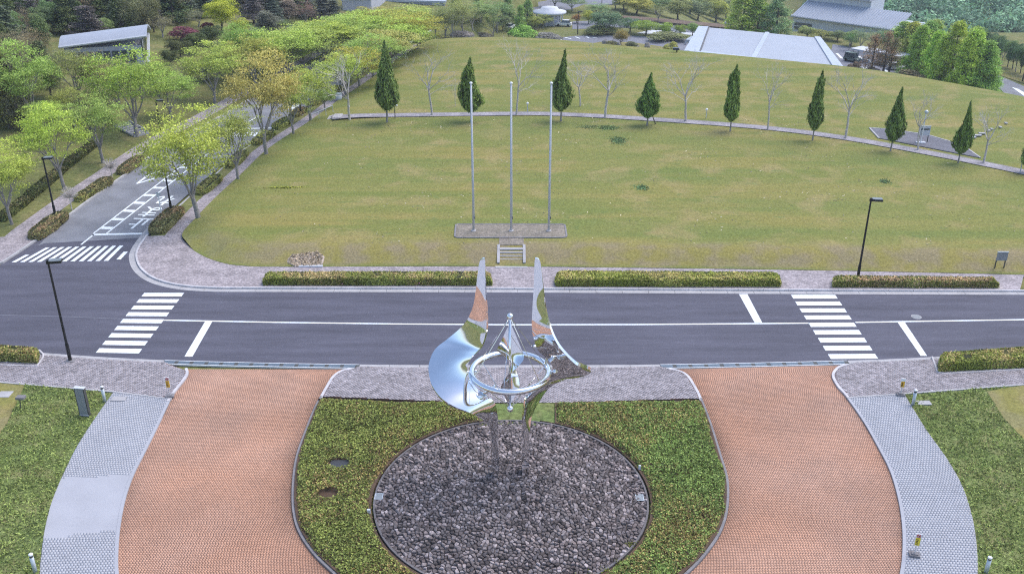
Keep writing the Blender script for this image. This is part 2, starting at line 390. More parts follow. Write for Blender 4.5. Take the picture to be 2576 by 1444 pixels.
def lawn_z(Pq):
    dF, _ = dist_poly(Pq, LAWN_F); dL, _ = dist_poly(Pq, LAWN_L)
    dc, sc_ = dist_poly(Pq, CREST_X); dc = dc * sc_
    bF = ss(-.4, 2.9, dF); bL = ss(-.6, 3.4, dL)
    z = .10 + .80 * np.minimum(bF, 1) * (.35 + .65 * bL) * np.where(dL < 12, .75 + .25 * ss(0, 12, dL), 1)
    z = z * (1 - ss(0, 30, dc)) + (tz(Pq[:, 0], Pq[:, 1]) - .3) * ss(0, 30, dc)
    dry = np.clip(1.15 * ss(.1, .5, dF) * ss(4.0, 2.4, dF), 0, .85)
    return z, dry
GP = GR.reshape(-1, 2); lz, ldry = lawn_z(GP)
lidx = np.arange(nu * nv).reshape(nv, nu)
lf = np.stack([lidx[:-1, :-1], lidx[:-1, 1:], lidx[1:, 1:], lidx[1:, :-1]], -1).reshape(-1, 4)
me = mesh('lawn', np.c_[GP, lz], lf, ldry[lf].mean(1), True)
SWALE = np.array(pts([(900, 345), (1300, 330), (1600, 338), (1900, 362), (2150, 395), (2400, 440), (2700, 510)], .9)); dS, _ = dist_poly(GP, SWALE); dA, _ = dist_poly(GP, LAWN_L)
lush_ = np.clip(.8 * np.exp(-(dS / 2.6) ** 2) * ss(-22, 8, GP[:, 0]) + .55 * np.exp(-(dA / 6.0) ** 2), 0, 1)
la = me.attributes.new('lush', 'FLOAT', 'POINT'); la.data.foreach_set('value', lush_.astype(np.float32))
struct('lawn', me, MATS['lawn_turf'], 'wide mown olive lawn on a low plateau beyond the road')

# ------------------------------------------------------------------ roads
N_EDGE = np.array(catmull(pts([(545, 734.5), (900, 735), (1280, 736), (2000, 740), (2576, 742)]), 6) + [np.array([70., 66.4 - 2.2]), np.array([110., 64.])])
CORNER = catmull(pts([(372, 570), (350, 598), (331, 625), (324, 650), (335, 680), (365, 705), (410, 721), (470, 730.5), (545, 734.5)]), 6)
E1 = np.array([p for p in ROAD_R[::-1] if p[1] > 80.5] + list(CORNER) + list(N_EDGE[1:]))
S_EDGE = np.array([np.array([-110., 55.]), np.array([-60., 55.6])] + catmull(pts([(0, 873), (100, 887), (415, 906), (905, 917), (1280, 918.5), (1660, 917), (2130, 907), (2330, 899), (2576, 884)]), 6) + [np.array([60., 56.2]), np.array([110., 57.])])
LK = np.array([p for p in ROAD_L if p[1] > 78][::-1] + catmull(pts([(161, 555), (78, 617), (0, 668)]), 5) + [np.array([-50., 65.5]), np.array([-70., 66.]), np.array([-110., 66.])])
a = MB(); a.prism([(-110, 67), *[tuple(p) for p in LK[::-1] if p[1] < 76], *[tuple(p) for p in CORNER], *[tuple(p) for p in N_EDGE[1:]], *[tuple(p) for p in S_EDGE[::-1]]], -.3, 0.0)
struct('road', a, MATS['asphalt_new'], 'dark fresh asphalt main road and junction')
rl = resample(ROAD_L, 60); rr = resample(ROAD_R, 60)
hit = np.array([tz((q[0] + w[0]) / 2, (q[1] + w[1]) / 2) for q, w in zip(rl, rr)]) + .15
a = MB(); a.band(rl, rr, np.minimum(hit, 0) - .004)
_c0 = pts([(60, 632), (350, 598)])
a.prism([tuple(_c0[0]), tuple(_c0[1]), tuple(rr[0]), tuple(rl[0])], -.2, -.005)
a2 = struct('avenue_road', a, MATS['asphalt_old'], 'older paler asphalt avenue climbing between trees')
# old / new joint: the new asphalt ends short of the stop line
a = MB(); _p = pts([(112, 612.5), (236, 606), (352, 598.5), (372, 572), (300, 580), (160, 560)])
a.prism([*map(tuple, pts([(96, 618), (112, 612.5), (236, 605.5), (350, 598.5), (368, 574), (420, 520), (250, 490), (160, 556)]))], -.1, .005)
struct('avenue_road', a, MATS['asphalt_old'], 'paler asphalt mouth of the avenue')

def strip_pieces(parent_name, base, o0, o1, z0, z1, seg, m, label, piece, gap=.012, side=1, keep=None, parent=None, jit=.0):
    """a run of stones between two offsets of a base line; each stone a part"""
    root = parent
    if root is None:
        root = bpy.data.objects.new(parent_name, None); COL.objects.link(root); tag(root, label, None, None, 'structure')
    L_ = length(base); n = max(1, int(round(L_ / seg))); R = resample(base, n * 4 + 1)
    A = offset(R, o0 * side); B = offset(R, o1 * side); k = 0
    for i in range(n):
        mid = R[i * 4 + 2]
        if keep is not None and not keep(mid): continue
        a_, b_ = A[i * 4:i * 4 + 5].copy(), B[i * 4:i * 4 + 5].copy()
        for q in (a_, b_):
            t0 = (q[1] - q[0]); t0 /= np.linalg.norm(t0) + 1e-9; t1 = (q[-1] - q[-2]); t1 /= np.linalg.norm(t1) + 1e-9
            q[0] += t0 * gap; q[-1] -= t1 * gap
        mb = MB(); mb.prism([*map(tuple, a_), *map(tuple, b_[::-1])], z0, z1 + random.uniform(-jit, jit)); o = mb.build(piece, m, root); k += 1
    return root
vis = lambda p: abs(p[0]) < p[1] * .62 + 3 and p[1] < 175
near = lambda p: vis(p) and p[1] < 80
# north side: gutter slabs and kerb stones
strip_pieces('gutter', np.array([p for p in E1 if p[1] < 80]), .0, .50, -.1, .012, 2.0, MATS['concrete'], 'pale concrete gutter slabs along the far side of the main road', 'gutter_slab', keep=near)
strip_pieces('kerb', np.array([p for p in E1 if p[1] < 80]), .52, .68, -.1, .13, 1.9, MATS['kerb_stone'], 'concrete kerb around the lawn side footway corner', 'kerb_stone', keep=near)
far_e = np.array([p for p in E1 if p[1] >= 79])
strip_pieces('kerb', far_e, .45, .62, -.1, .13, 6, MATS['concrete'], 'kerb of the avenue on the lawn side', 'kerb_stone', keep=vis)
strip_pieces('kerb', LK, .0, .20, -.1, .14, 5, MATS['concrete'], 'kerb of the avenue on the wooded side', 'kerb_stone', side=-1, keep=vis)
# south side
def s_part(x0, x1):
    P = np.array(S_EDGE); X = np.linspace(x0, x1, 60); return np.stack([X, np.interp(X, P[:, 0], P[:, 1])], 1)
xs = lambda px, py=915: at(px, py)[0]
GA, GB, GC, GD = xs(415, 906), xs(905), xs(1660), xs(2130, 907)
gut = strip_pieces('gutter', s_part(-48, GA - .02), .0, .46, -.1, .012, 2.0, MATS['concrete'], 'pale concrete gutter slabs beside the plaza entrances', 'gutter_slab', side=-1, keep=near)
strip_pieces('', s_part(GB + .02, GC - .02), .0, .46, -.1, .012, 2.0, MATS['concrete'], '', 'gutter_slab', side=-1, parent=gut)
strip_pieces('', s_part(GD + .02, 48), .0, .46, -.1, .012, 2.0, MATS['concrete'], '', 'gutter_slab', side=-1, keep=near, parent=gut)
# drain gratings across the two plaza entrances: each panel has bars over a dark channel
for x0, x1, lab in ((GA, GB, 'steel drain grating across the plaza entrance beside the tall grey sign'), (GC, GD, 'steel drain grating across the plaza entrance below the bars of the zebra crossing')):
    g = thing('drain_grating', lab, 'drain grating', (0, 0, 0))
    P = s_part(x0, x1); n = int(round((x1 - x0) / 1.0))
    MB().band(offset(P, -.05), offset(P, -.45), .002).build('channel', MATS['frame_dark'], g)
    for o0, o1 in ((0, .05), (.45, .50)):
        e = MB(); e.prism([*map(tuple, offset(P, -o0)), *map(tuple, offset(P, -o1)[::-1])], -.1, .022); e.build('frame', MATS['white_paint'], g)
    for i in range(n):
        Q = s_part(x0 + (x1 - x0) * i / n + .004, x0 + (x1 - x0) * (i + 1) / n - .004); e = MB()
        for k in range(5):
            e.prism([*map(tuple, offset(Q[::15], -(.065 + k * .078))), *map(tuple, offset(Q[::15], -(.065 + k * .078 + .052))[::-1])], .0, .018)
        e.build('panel', MATS['grating'], g)

# ------------------------------------------------------------------ road markings
mk = lambda: MB()
def quad(mb, P, z=.008): mb.prism([tuple(p) for p in P], z - .004, z)
def marking(name, mb, label): return struct(name, mb, MATS['road_paint'], label)
def zebra(px_far, px_near, n, w, label, ang=None):
    """bars across the main road: far-left, far-right, near-left, near-right corner pixels of the whole crossing"""
    fl, fr, nl, nr = [at(*p)[:2] for p in (*px_far, *px_near)]
    root = bpy.data.objects.new('zebra_crossing', None); COL.objects.link(root); tag(root, label, None, None, 'structure')
    for i in range(n):
        t0 = i / (n - 1) * (1 - w); t1 = t0 + w
        mb = MB(); quad(mb, [fl + (nl - fl) * t0, fr + (nr - fr) * t0, fr + (nr - fr) * t1, fl + (nl - fl) * t1]); mb.build('stripe', MATS['road_paint'], root)
zebra(((363, 737), (463, 737)), ((241, 887), (349, 889)), 9, .066, 'white zebra crossing bars beside the lamp post at the junction')
zebra(((1990, 742), (2101, 742)), ((2090, 903), (2209, 902)), 9, .066, 'white zebra crossing bars beside the manhole in the road')
# crossing over the mouth of the avenue
root = bpy.data.objects.new('zebra_crossing', None); COL.objects.link(root); tag(root, 'white zebra crossing bars over the mouth of the avenue', None, None, 'structure')
bl, br, tl, tr = [at(*p)[:2] for p in ((29, 660), (293, 656), (97, 623.5), (329, 617.5))]
for i in range(13):
    t0 = i / 12 * (1 - .042); t1 = t0 + .042; A_, B_ = bl + (br - bl) * t0, bl + (br - bl) * t1; C_, D_ = tl + (tr - tl) * t0, tl + (tr - tl) * t1
    if i in (0, 12): C_, D_ = (A_ + C_) / 2, (B_ + D_) / 2
    if i == 12: A_, B_, C_, D_ = A_ + .25, B_ + .25, C_ + .25, D_ + .25
    mb = MB(); quad(mb, [A_, B_, D_, C_]); mb.build('stripe', MATS['road_paint'], root)
# crossing farther up the avenue
root = bpy.data.objects.new('zebra_crossing', None); COL.objects.link(root); tag(root, 'short white zebra crossing farther up the avenue', None, None, 'structure')
for i in range(8):
    x = 578 + i * 11.5; mb = MB(); quad(mb, pts([(x, 343), (x + 6.5, 343), (x + 14, 334), (x + 7.5, 334)])); mb.build('stripe', MATS['road_paint'], root)
def line(mb, a, b, w, z=.008):
    a, b = np.asarray(a), np.asarray(b); t = (b - a) / np.linalg.norm(b - a); n = np.array([-t[1], t[0]]) * w / 2; quad(mb, [a + n, b + n, b - n, a - n], z)
mb = MB()
for A_, B_ in zip([(412, 805.5), (700, 811), (1000, 815), (1280, 817), (1600, 816.5), (1850, 814.5)], [(700, 811), (1000, 815), (1280, 817), (1600, 816.5), (1850, 814.5), (2036, 813)]): line(mb, at(*A_)[:2], at(*B_)[:2], .17)
marking('centre_line', mb, 'white centre line of the main road between the two zebra crossings')
mb = MB(); line(mb, at(2152, 811)[:2], at(2400, 807)[:2], .17); line(mb, at(2400, 807)[:2], at(2640, 803)[:2], .17); marking('centre_line', mb, 'white centre line beyond the manhole')
for P, lab in (([(516, 809), (534, 809), (484, 897), (464, 897)], 'white stop line beside the junction zebra crossing'), ([(1859, 740), (1880, 740), (1917, 811), (1898, 811)], 'white stop line on the lawn side of the centre line'), ([(2258, 811), (2276, 811), (2332, 895), (2316, 895)], 'white stop line between the zebra crossing and the clipped hedge')):
    mb = MB(); quad(mb, pts(P)); marking('stop_line', mb, lab)
mb = MB(); line(mb, at(233, 590.5, .005)[:2], at(357, 588, .005)[:2], .38, .013); marking('stop_line', mb, 'white stop line at the mouth of the avenue')
mb = MB(); line(mb, at(204, 616)[:2], at(236, 590)[:2], .16, .013); marking('centre_line', mb, 'white lead line from the avenue to the zebra crossing')
A0, A1 = at(236, 587)[:2], at(441, 430)[:2]; u = (A1 - A0) / np.linalg.norm(A1 - A0); v = np.array([u[1], -u[0]]); LL = np.linalg.norm(A1 - A0)
root = bpy.data.objects.new('ladder_marking', None); COL.objects.link(root); tag(root, 'white ladder shaped median marking along the avenue', None, None, 'structure')
for o in (0, 1.15):
    mb = MB(); line(mb, A0 + v * o, A1 + v * o + u * 6, .15, .013); mb.build('stripe', MATS['road_paint'], root)
for i in range(9):
    c = A0 + u * (1.0 + i * 2.15); mb = MB(); quad(mb, [c + v * .09, c + u * .55 + v * .09, c + u * .55 + v * 1.06, c + v * 1.06], .0125); mb.build('rung', MATS['road_paint'], root)
# the diamond
mb = MB(); D = pts([(344, 463), (372, 442), (408, 428), (396, 447)]);
for k in range(4): line(mb, D[k], D[(k + 1) % 4], .24, .013 + .001 * k)
marking('diamond_marking', mb, 'white outlined diamond painted on the avenue')
mb = MB(); line(mb, at(586, 344)[:2], at(640, 330)[:2], .1, .013); line(mb, at(575, 325)[:2], at(690, 323)[:2], .35, .0135); line(mb, at(600, 322)[:2], at(655, 290)[:2], .15, .014); line(mb, at(728, 276)[:2], at(752, 262)[:2], .8, .013); marking('road_marking', mb, 'white stop line and centre line farther up the avenue')
# painted word: strokes in a unit cell (x right, y up) as the driver coming down the avenue reads them
GLY = {
 'tomaru': [[(.52, .95), (.52, .08)], [(.52, .58), (.88, .58)], [(.2, .6), (.2, .08)], [(.02, .05), (.98, .05)]],
 'ma': [[(.1, .82), (.9, .82)], [(.16, .6), (.84, .6)], [(.55, .98), (.55, .25), (.42, .1), (.22, .1), (.12, .2), (.22, .32), (.45, .3), (.65, .22), (.88, .06)]],
 're': [[(.3, .98), (.3, .02)], [(.02, .74), (.42, .74), (.06, .28)], [(.3, .5), (.52, .78), (.68, .78), (.7, .5), (.66, .2), (.76, .08), (.98, .22)]],
}
root = bpy.data.objects.new('road_lettering', None); COL.objects.link(root); tag(root, 'white painted stop word in three characters on the avenue lane', None, None, 'structure')
for ch, c in (('tomaru', (347, 563)), ('ma', (378, 533)), ('re', (411, 505))):
    c = at(*c)[:2]; mb = MB(); k = 0
    for st in GLY[ch]:
        P = [c + (-v) * (x - .5) * 1.75 + (-u) * (y - .5) * 2.6 for x, y in st]
        for a_, b_ in zip(P[:-1], P[1:]):
            e = (b_ - a_) / np.linalg.norm(b_ - a_) * .07; line(mb, a_ - e, b_ + e, .23, .013 + .0007 * k); k += 1
    mb.build('character', MATS['road_paint'], root)

mb = MB(); line(mb, at(-60, 791)[:2], at(180, 797)[:2], .06, .006); line(mb, at(180, 797)[:2], at(322, 803)[:2], .06, .0065); struct('road_joint', mb, MATS['asphalt_far'], 'thin pale seam in the asphalt at the junction')
# ------------------------------------------------------------------ paving
def lump(P, sc, seed, k=7):
    """smooth random field in the plane, about -1..1"""
    r = np.random.default_rng(seed); z = np.zeros(len(P))
    for _ in range(k):
        a = r.uniform(0, 2 * math.pi); f = r.uniform(.6, 1.6) * sc; z += np.sin((P[:, 0] * math.cos(a) + P[:, 1] * math.sin(a)) * f + r.uniform(0, 6.28))
    return z / math.sqrt(k / 2) / 1.6
def paver_arrays(Q, z0, z1, gap):
    c = Q.mean(1, keepdims=True); d = np.linalg.norm(Q - c, axis=2, keepdims=True); T = Q - (Q - c) / d * gap * 1.4
    n = len(Q); dz = RNG.uniform(-.003, .003, n)
    V = np.zeros((n, 8, 3)); V[:, :4, :2] = T; V[:, 4:, :2] = T; V[:, :4, 2] = z1 + dz[:, None]; V[:, 4:, 2] = z0
    b = (np.arange(n) * 8)[:, None, None]
    F = np.array([[0, 1, 2, 3], [0, 4, 5, 1], [1, 5, 6, 2], [2, 6, 7, 3], [3, 7, 4, 0]])[None] + b
    t = np.clip(RNG.normal(.5, .22, n), 0, 1)
    return V.reshape(-1, 3), F.reshape(-1, 4), np.repeat(t, 5), t
def ccw(Q):
    a = Q[:, 1] - Q[:, 0]; b = Q[:, 2] - Q[:, 0]; m = (a[:, 0] * b[:, 1] - a[:, 1] * b[:, 0]) < 0; Q[m] = Q[m][:, ::-1]; return Q
def pave_between(A, B, size, lenr=1.0):
    """courses between two edge curves, half a paver staggered from one course to the next"""
    n = int(max(length(A), length(B)) * .5 + min(length(A), length(B)) * .5) ; rows = int(round(n / (size * lenr)))
    A = resample(A, rows + 1); B = resample(B, rows + 1); out = []
    for i in range(rows):
        w = np.linalg.norm((B[i] + B[i + 1] - A[i] - A[i + 1]) / 2); k = max(2, int(round(w / size)))
        o = .5 * (i % 2); e = np.clip(np.r_[0, (np.arange(1, k + 1) - o)] / k, 0, 1) if o else np.linspace(0, 1, k + 1)
        if o: e = np.r_[e, 1.0]
        e = np.unique(e)[:, None]
        p, q = A[i] + (B[i] - A[i]) * e, A[i + 1] + (B[i + 1] - A[i + 1]) * e
        out.append(np.stack([p[:-1], p[1:], q[1:], q[:-1]], 1))
    return ccw(np.concatenate(out))
def in_view(c, z=0.0, mx=60, my=60):
    c = np.atleast_2d(c); dp = c[:, 1] * CT + (CAM_H - z) * ST; px = PW / 2 + FOC * c[:, 0] / dp
    py = PH / 2 - FOC * (c[:, 1] * ST - (CAM_H - z) * CT) / dp
    return (px > -mx) & (px < PW + mx) & (py > -my) & (py < PH + my)
DL_OUT = catmull(pts([(472, 929), (475, 941), (466, 958), (432, 1003), (400, 1070), (365, 1140), (335, 1200), (315, 1260), (302, 1330), (297, 1400), (299, 1450), (312, 1520), (340, 1600), (390, 1690)]), 6)
DL_IN = catmull(pts([(884, 929.5), (858, 935), (836, 950), (820, 975), (806, 1000), (790, 1030), (770, 1080), (745, 1150), (735, 1220), (736, 1290), (752, 1345), (790, 1400), (838, 1447), (900, 1510), (980, 1570), (1080, 1620)]), 6)
DR_IN = catmull(pts([(1682, 929.5), (1706, 934), (1731, 947), (1750, 975), (1765, 1005), (1790, 1070), (1815, 1150), (1832, 1210), (1832, 1280), (1815, 1340), (1775, 1400), (1730, 1447), (1660, 1510), (1580, 1570), (1480, 1620)]), 6)
DR_OUT = catmull(pts([(2128, 919), (2108, 925), (2096, 936), (2092, 950), (2105, 975), (2130, 1003), (2170, 1060), (2210, 1130), (2240, 1190), (2260, 1260), (2270, 1330), (2270, 1400), (2263, 1450), (2248, 1520), (2215, 1600), (2160, 1690)]), 6)
WL_OUT = catmull(pts([(285, 986), (240, 1050), (195, 1120), (160, 1190), (131, 1260), (113, 1330), (103, 1400), (100, 1450), (110, 1530), (140, 1620)], .1), 6)
WL_IN = catmull(pts([(430, 1004), (398, 1070), (363, 1140), (333, 1200), (313, 1260), (300, 1330), (295, 1400), (296, 1450), (309, 1520), (337, 1600)], .1), 6)
WR_IN = catmull(pts([(2133, 1001), (2172, 1060), (2212, 1130), (2242, 1190), (2262, 1260), (2272, 1330), (2272, 1400), (2265, 1450), (2250, 1520), (2218, 1600)], .1), 6)
WR_OUT = catmull(pts([(2275, 991), (2330, 1080), (2380, 1150), (2420, 1220), (2446, 1300), (2458, 1380), (2459, 1450), (2450, 1530), (2420, 1620)], .1), 6)
for A_, B_, lab in ((DL_IN, DL_OUT, 'curved drive of small salmon red pavers beside the tall grey sign'), (DR_IN, DR_OUT, 'curved drive of small salmon red pavers below the second zebra crossing')):
    base = MB(); base.band(resample(A_, 80), resample(B_, 80), -.002)
    d = struct('driveway', base, MATS['joint'], lab)
    Q = pave_between(A_, B_, .135); Q = Q[in_view(Q.mean(1), 0, 400, 300)]
    V, F, T, t1 = paver_arrays(Q, -.004, .022, .010); c_ = Q.mean(1); di, _ = dist_poly(c_, A_); do, _ = dist_poly(c_, B_)
    t1 = np.clip(t1 * .75 + .25 + .22 * lump(c_, .5, 91) - 1.5 * np.exp(-di / .7) * (.6 + .5 * lump(c_, 1.3, 92)) - .9 * np.exp(-do / .35) * (.6 + .4 * lump(c_, 1.7, 93)), -1.6, 1.2); T = np.repeat(t1, 5)
    o = link('paving', mesh('paving', V, F, T), MATS['paver_red'], d); o['kind'] = 'stuff'
# grey side walks: the 300 largest pavers of each are pieces of their own, the rest one mass
def grey_walk(A_, B_, lab, patch=None):
    base = MB(); ra, rb = resample(A_, 60), resample(B_, 60)
    base.prism([*map(tuple, ra), *map(tuple, rb[::-1])], -.15, .09)
    w = struct('walkway', base, MATS['joint_grey'], lab)
    Q = pave_between(A_, B_, .155, 1.1); c = Q.mean(1); keep = in_view(c, .1, 300, 200)
    if patch is not None: keep &= ~inside(c, patch)
    Q = Q[keep]; c = c[keep]; dp = c[:, 1] * CT + (CAM_H - .1) * ST
    iv = in_view(c, .1, -2, -2); order = np.argsort(np.where(iv, dp, 1e6)); big, rest = order[:290], order[290:]
    V, F, T, _ = paver_arrays(Q[rest], .085, .114, .008); o = link('paving', mesh('paving', V, F, T), MATS['paver_grey'], w); o['kind'] = 'stuff'
    for i in big:
        V, F, T, _ = paver_arrays(Q[i:i + 1], .085, .114, .008); link('paver', mesh('paver', V, F, T), MATS['paver_grey'], w)
    return w
_pl = [(140, 1216), (172, 1197), (220, 1196), (290, 1190), (338, 1191), (300, 1330), (262, 1333), (240, 1342), (190, 1340), (150, 1352), (108, 1352), (113, 1330), (131, 1260)]
PATCH = pts([(120, 1214), (172, 1199), (232, 1200), (290, 1192), (350, 1192), (318, 1331), (262, 1333), (240, 1342), (190, 1340), (165, 1350), (90, 1354), (95, 1300)], .11)
wl_ = grey_walk(WL_IN, WL_OUT, 'grey block walkway with a plain patch beside the drive', PATCH)
_ps = [p for p in PATCH]
a = MB(); e0 = resample(WL_OUT, 300); e1 = resample(WL_IN, 300); m_ = inside(e0, PATCH); n_ = inside(e1, PATCH)
ya, yb = sorted((at(200, 1196, .1)[1] + .25, at(200, 1346, .1)[1] - .25)); L0 = e0[(e0[:, 1] > ya) & (e0[:, 1] < yb)]; L1 = e1[(e1[:, 1] > ya) & (e1[:, 1] < yb)]
a.prism([*map(tuple, L0), *map(tuple, L1[::-1])], .08, .1015); a.build('screed_patch', MATS['screed'], wl_)
grey_walk(WR_IN, WR_OUT, 'grey block walkway with a yellow sign stand beside the drive')
# kerbs on the rounded corners and along the grey walks
for P, o0, o1, z1, lab, sd, seg in ((DL_OUT[:20], .0, .17, .135, 'rounded kerb below the lamp post', -1, 1.0), (DL_IN[:26], .0, .17, .135, 'rounded kerb of the island footway beside the grey sign drive', 1, 1.0), (DR_IN[:26], .0, .17, .135, 'rounded kerb of the island footway beside the other drive', -1, 1.0), (DR_OUT[:31], .0, .17, .135, 'rounded kerb beside the second zebra crossing', 1, 1.0)):
    strip_pieces('kerb', np.array(P), o0, o1, -.1, z1, seg, MATS['kerb_stone'], lab, 'kerb_stone', side=sd, gap=.006)
for P, sd, lab in ((DL_OUT[18:], -1, 'smooth pale edging of the grey walkway with the plain patch'), (DR_OUT[30:], 1, 'smooth pale edging of the grey walkway with the sign stand')):
    strip_pieces('edging', np.array(P), -.02, .14, -.1, .118, 2.2, MATS['screed'], lab, 'kerb_stone', side=sd, gap=.003)
for P, sd, lab in ((DL_IN[24:], 1, 'thin kerb round the planting bed beside the grey sign drive'), (DR_IN[24:], -1, 'thin kerb round the planting bed beside the other drive')):
    strip_pieces('edging', np.array(P), .0, .13, -.1, .14, 1.6, MATS['concrete_dark'], lab, 'kerb_stone', side=sd, gap=.006)

# brick footways on the plaza side
def off_s(P): return offset(P, -.47)
def clip_x(x0, x1): return off_s(s_part(x0, x1))
def footway(poly, lab, ang=0.0, geom=True, m='joint'):
    b = MB(); b.prism([tuple(p) for p in poly], -.14, .108); o = struct('footway', b, MATS[m], lab)
    if not geom: return o
    P = np.array([p[:2] for p in poly]); ca, sa = math.cos(ang), math.sin(ang); Rm = np.array([[ca, -sa], [sa, ca]])
    q = P @ Rm; x0, y0 = q.min(0); x1, y1 = q.max(0); w, h = .21, .115
    ny_ = int((y1 - y0) / h) + 1; nx_ = int((x1 - x0) / w) + 2
    I, J = np.meshgrid(np.arange(nx_), np.arange(ny_)); X = x0 + (I - .5 * (J % 2)) * w; Y = y0 + J * h
    Q = np.stack([np.stack([X, Y], -1), np.stack([X + w, Y], -1), np.stack([X + w, Y + h], -1), np.stack([X, Y + h], -1)], 2).reshape(-1, 4, 2) @ Rm.T
    ok = inside(Q.mean(1), P) & in_view(Q.mean(1), .1, 250, 150); Q = ccw(Q[ok].copy())
    V, F, T, _ = paver_arrays(Q, .1, .122, .006); k = link('paving', mesh('paving', V, F, T), MATS['paver_walk'], o); k['kind'] = 'stuff'
    return o
SL = [*clip_x(-45, xs(418, 907)), *offset(np.array(DL_OUT[2:19]), -.17), *pts([(285, 985), (0, 961), (-220, 940)], .12)]
footway(SL, 'brown grey brick footway below the junction lamp post', .35)
SCN = [*clip_x(xs(905), xs(1660)), *offset(np.array(DR_IN[3:25]), -.17), *pts([(1400, 1012), (1200, 1012)], .12), *offset(np.array(DL_IN[3:25]), .17)[::-1]]
footway(SCN, 'grey brick island footway behind the sculpture bed', 0)
SR = [*clip_x(xs(2150, 907), 46)[::-1], *offset(np.array(DR_OUT[2:31]), .17), *pts([(2275, 990), (2576, 967), (2800, 950)], .12)]
footway(SR, 'brown grey brick footway with a yellow sign beside the second zebra crossing', -.35)
# edging stones along the back of the side footways
for P, lab in ((pts([(432, 1003), (285, 985), (0, 961)], .12), 'low edging behind the footway below the junction lamp post'), (pts([(2130, 1000), (2275, 990), (2576, 967)], .12), 'low edging behind the footway beside the second zebra crossing')):
    strip_pieces('edging', np.array(P), -.06, .06, -.1, .14, 2.0, MATS['concrete'], lab, 'kerb_stone')
# north footway (corner and along the road)
NF = [*offset(E1, .68)[[i for i, p in enumerate(E1) if p[1] < 76 and p[0] < 60]]]
lf_ = [p for p in LAWN_F if p[0] < 62]
poly = [*NF, *lf_[::-1], *[p for p in LAWN_L[:14]]]
footway(poly, 'grey brick footway along the foot of the lawn bank', geom=False, m='walk_bricks')
# avenue footways and verges follow the lawn edge
def band_t(name, o0, o1, m, lab, lift, start=0, ref=FOOT, sd=1):
    a_, b_ = resample(offset(ref, o0 * sd), 70)[start:], resample(offset(ref, o1 * sd), 70)[start:]
    h = np.array([min(0., float(tz(*((q + w) / 2))) + .15) for q, w in zip(a_, b_)]) if sd == 1 and o1 < 4 else np.array([float(tz(*((q + w) / 2))) + .1 for q, w in zip(a_, b_)])
    struct(name, MB().band(a_, b_, h + lift), MATS[m], lab)
band_t('footway', -.4, 1.55, 'walk_bricks', 'brick footway climbing the avenue beside the lawn', .122)
band_t('verge', 1.5, 2.78, 'wild_turf', 'narrow grass verge between avenue kerb and brick footway', .10)
band_t('verge', 12.1, 13.4, 'wild_turf', 'narrow grass verge on the wooded side of the avenue', .13, 3)
band_t('footway', 13.35, 15.3, 'walk_bricks', 'brick footway on the wooded side of the avenue', .145, 1)
a = MB(); a.prism([tuple(p) for p in [*offset(LK, -.2)[[i for i, p in enumerate(LK) if p[1] < 74]], *pts([(0, 600), (110, 590)])]], -.1, .125); struct('footway', a, MATS['walk_bricks'], 'brick footway corner beside the avenue mouth on the wooded side')

# ------------------------------------------------------------------ foliage scatter
def cards(P, size, rng, up=.6, aspect=.62, nrm=None, long_up=False):
    n = len(P); N_ = rng.normal(size=(n, 3));
    if nrm is not None: N_ = N_ * .7 + nrm * 1.0
    N_[:, 2] += up; N_ /= np.linalg.norm(N_, axis=1)[:, None]
    T = rng.normal(size=(n, 3))
    if long_up: T = T * .35 + np.array([0, 0, 1.0]) + (nrm * .35 if nrm is not None else 0)
    T -= N_ * (T * N_).sum(1)[:, None]; T /= np.linalg.norm(T, axis=1)[:, None] + 1e-9; B = np.cross(N_, T)
    s = (size * rng.uniform(.6, 1.35, n))[:, None] * .5
    V = np.stack([P + T * s, P + B * s * aspect, P - T * s, P - B * s * aspect], 1).reshape(-1, 3)
    F = np.arange(n * 4).reshape(n, 4); return V, F
def leafmesh(name, P, size, rng, tint=None, **k):
    V, F = cards(P, size, rng, **k); t = rng.uniform(0, 1, len(P)) if tint is None else tint; return mesh(name, V, F, t)
def sample_poly(poly, n, rng):
    P = np.asarray(poly)[:, :2]; lo, hi = P.min(0), P.max(0); out = np.zeros((0, 2))
    while len(out) < n:
        c = rng.uniform(lo, hi, (n * 2, 2)); out = np.vstack([out, c[inside(c, P)]])
    return out[:n]
MATS['leaf'].name = 'leaf'
def colour(o, c): o.color = (*c, 1); return o

# low azalea beds round the stone circle
CC, RR = np.array([-.05, 40.05]), 7.12
rim_arc = lambda a0, a1, r, n=60: [CC + r * np.array([math.sin(t), math.cos(t)]) for t in np.linspace(a0, a1, n)]
def bed(poly, lab, col, col2, seed, holes=()):
    b = thing('azalea_bed', lab, 'azalea bed')
    mb = MB(); mb.prism([tuple(p) for p in poly], -.1, .20); colour(mb.build('soil_mound', MATS['soil'], b), (1, 1, 1))
    rng = np.random.default_rng(seed); n = 54000
    P = sample_poly(poly, n, rng); P = P[in_view(P, .3, 120, 120)]
    for hx, hy, hr in holes:
        hd = np.hypot((P[:, 0] - hx) / 1.35, P[:, 1] - hy); P = P[hd > hr]
    d, _ = dist_poly(P, [*poly, poly[0]])
    h = .16 + .27 * ss(0, .35, d) + .05 * lump(P, 2.2, seed) + .035 * lump(P, 9, seed + 5) - np.abs(rng.normal(0, .07, len(P)))
    red = np.clip(.5 + .55 * lump(P, .55, seed + 2) + .3 * lump(P, 2.5, seed + 3), 0, 1)
    pick = rng.uniform(0, 1, len(P)) < red * .55
    for m_, c, nm in ((~pick, col, 'foliage'), (pick, col2, 'foliage')):
        o = link(nm, leafmesh(nm, np.c_[P[m_], h[m_]], .115, rng, up=.7), MATS['leaf'], b); o['kind'] = 'stuff'; colour(o, c)
    return b
lb = [*[p for p in DL_IN if 27 < p[1] < at(790, 1006)[1]]]
lb = offset(np.array(lb), .14)
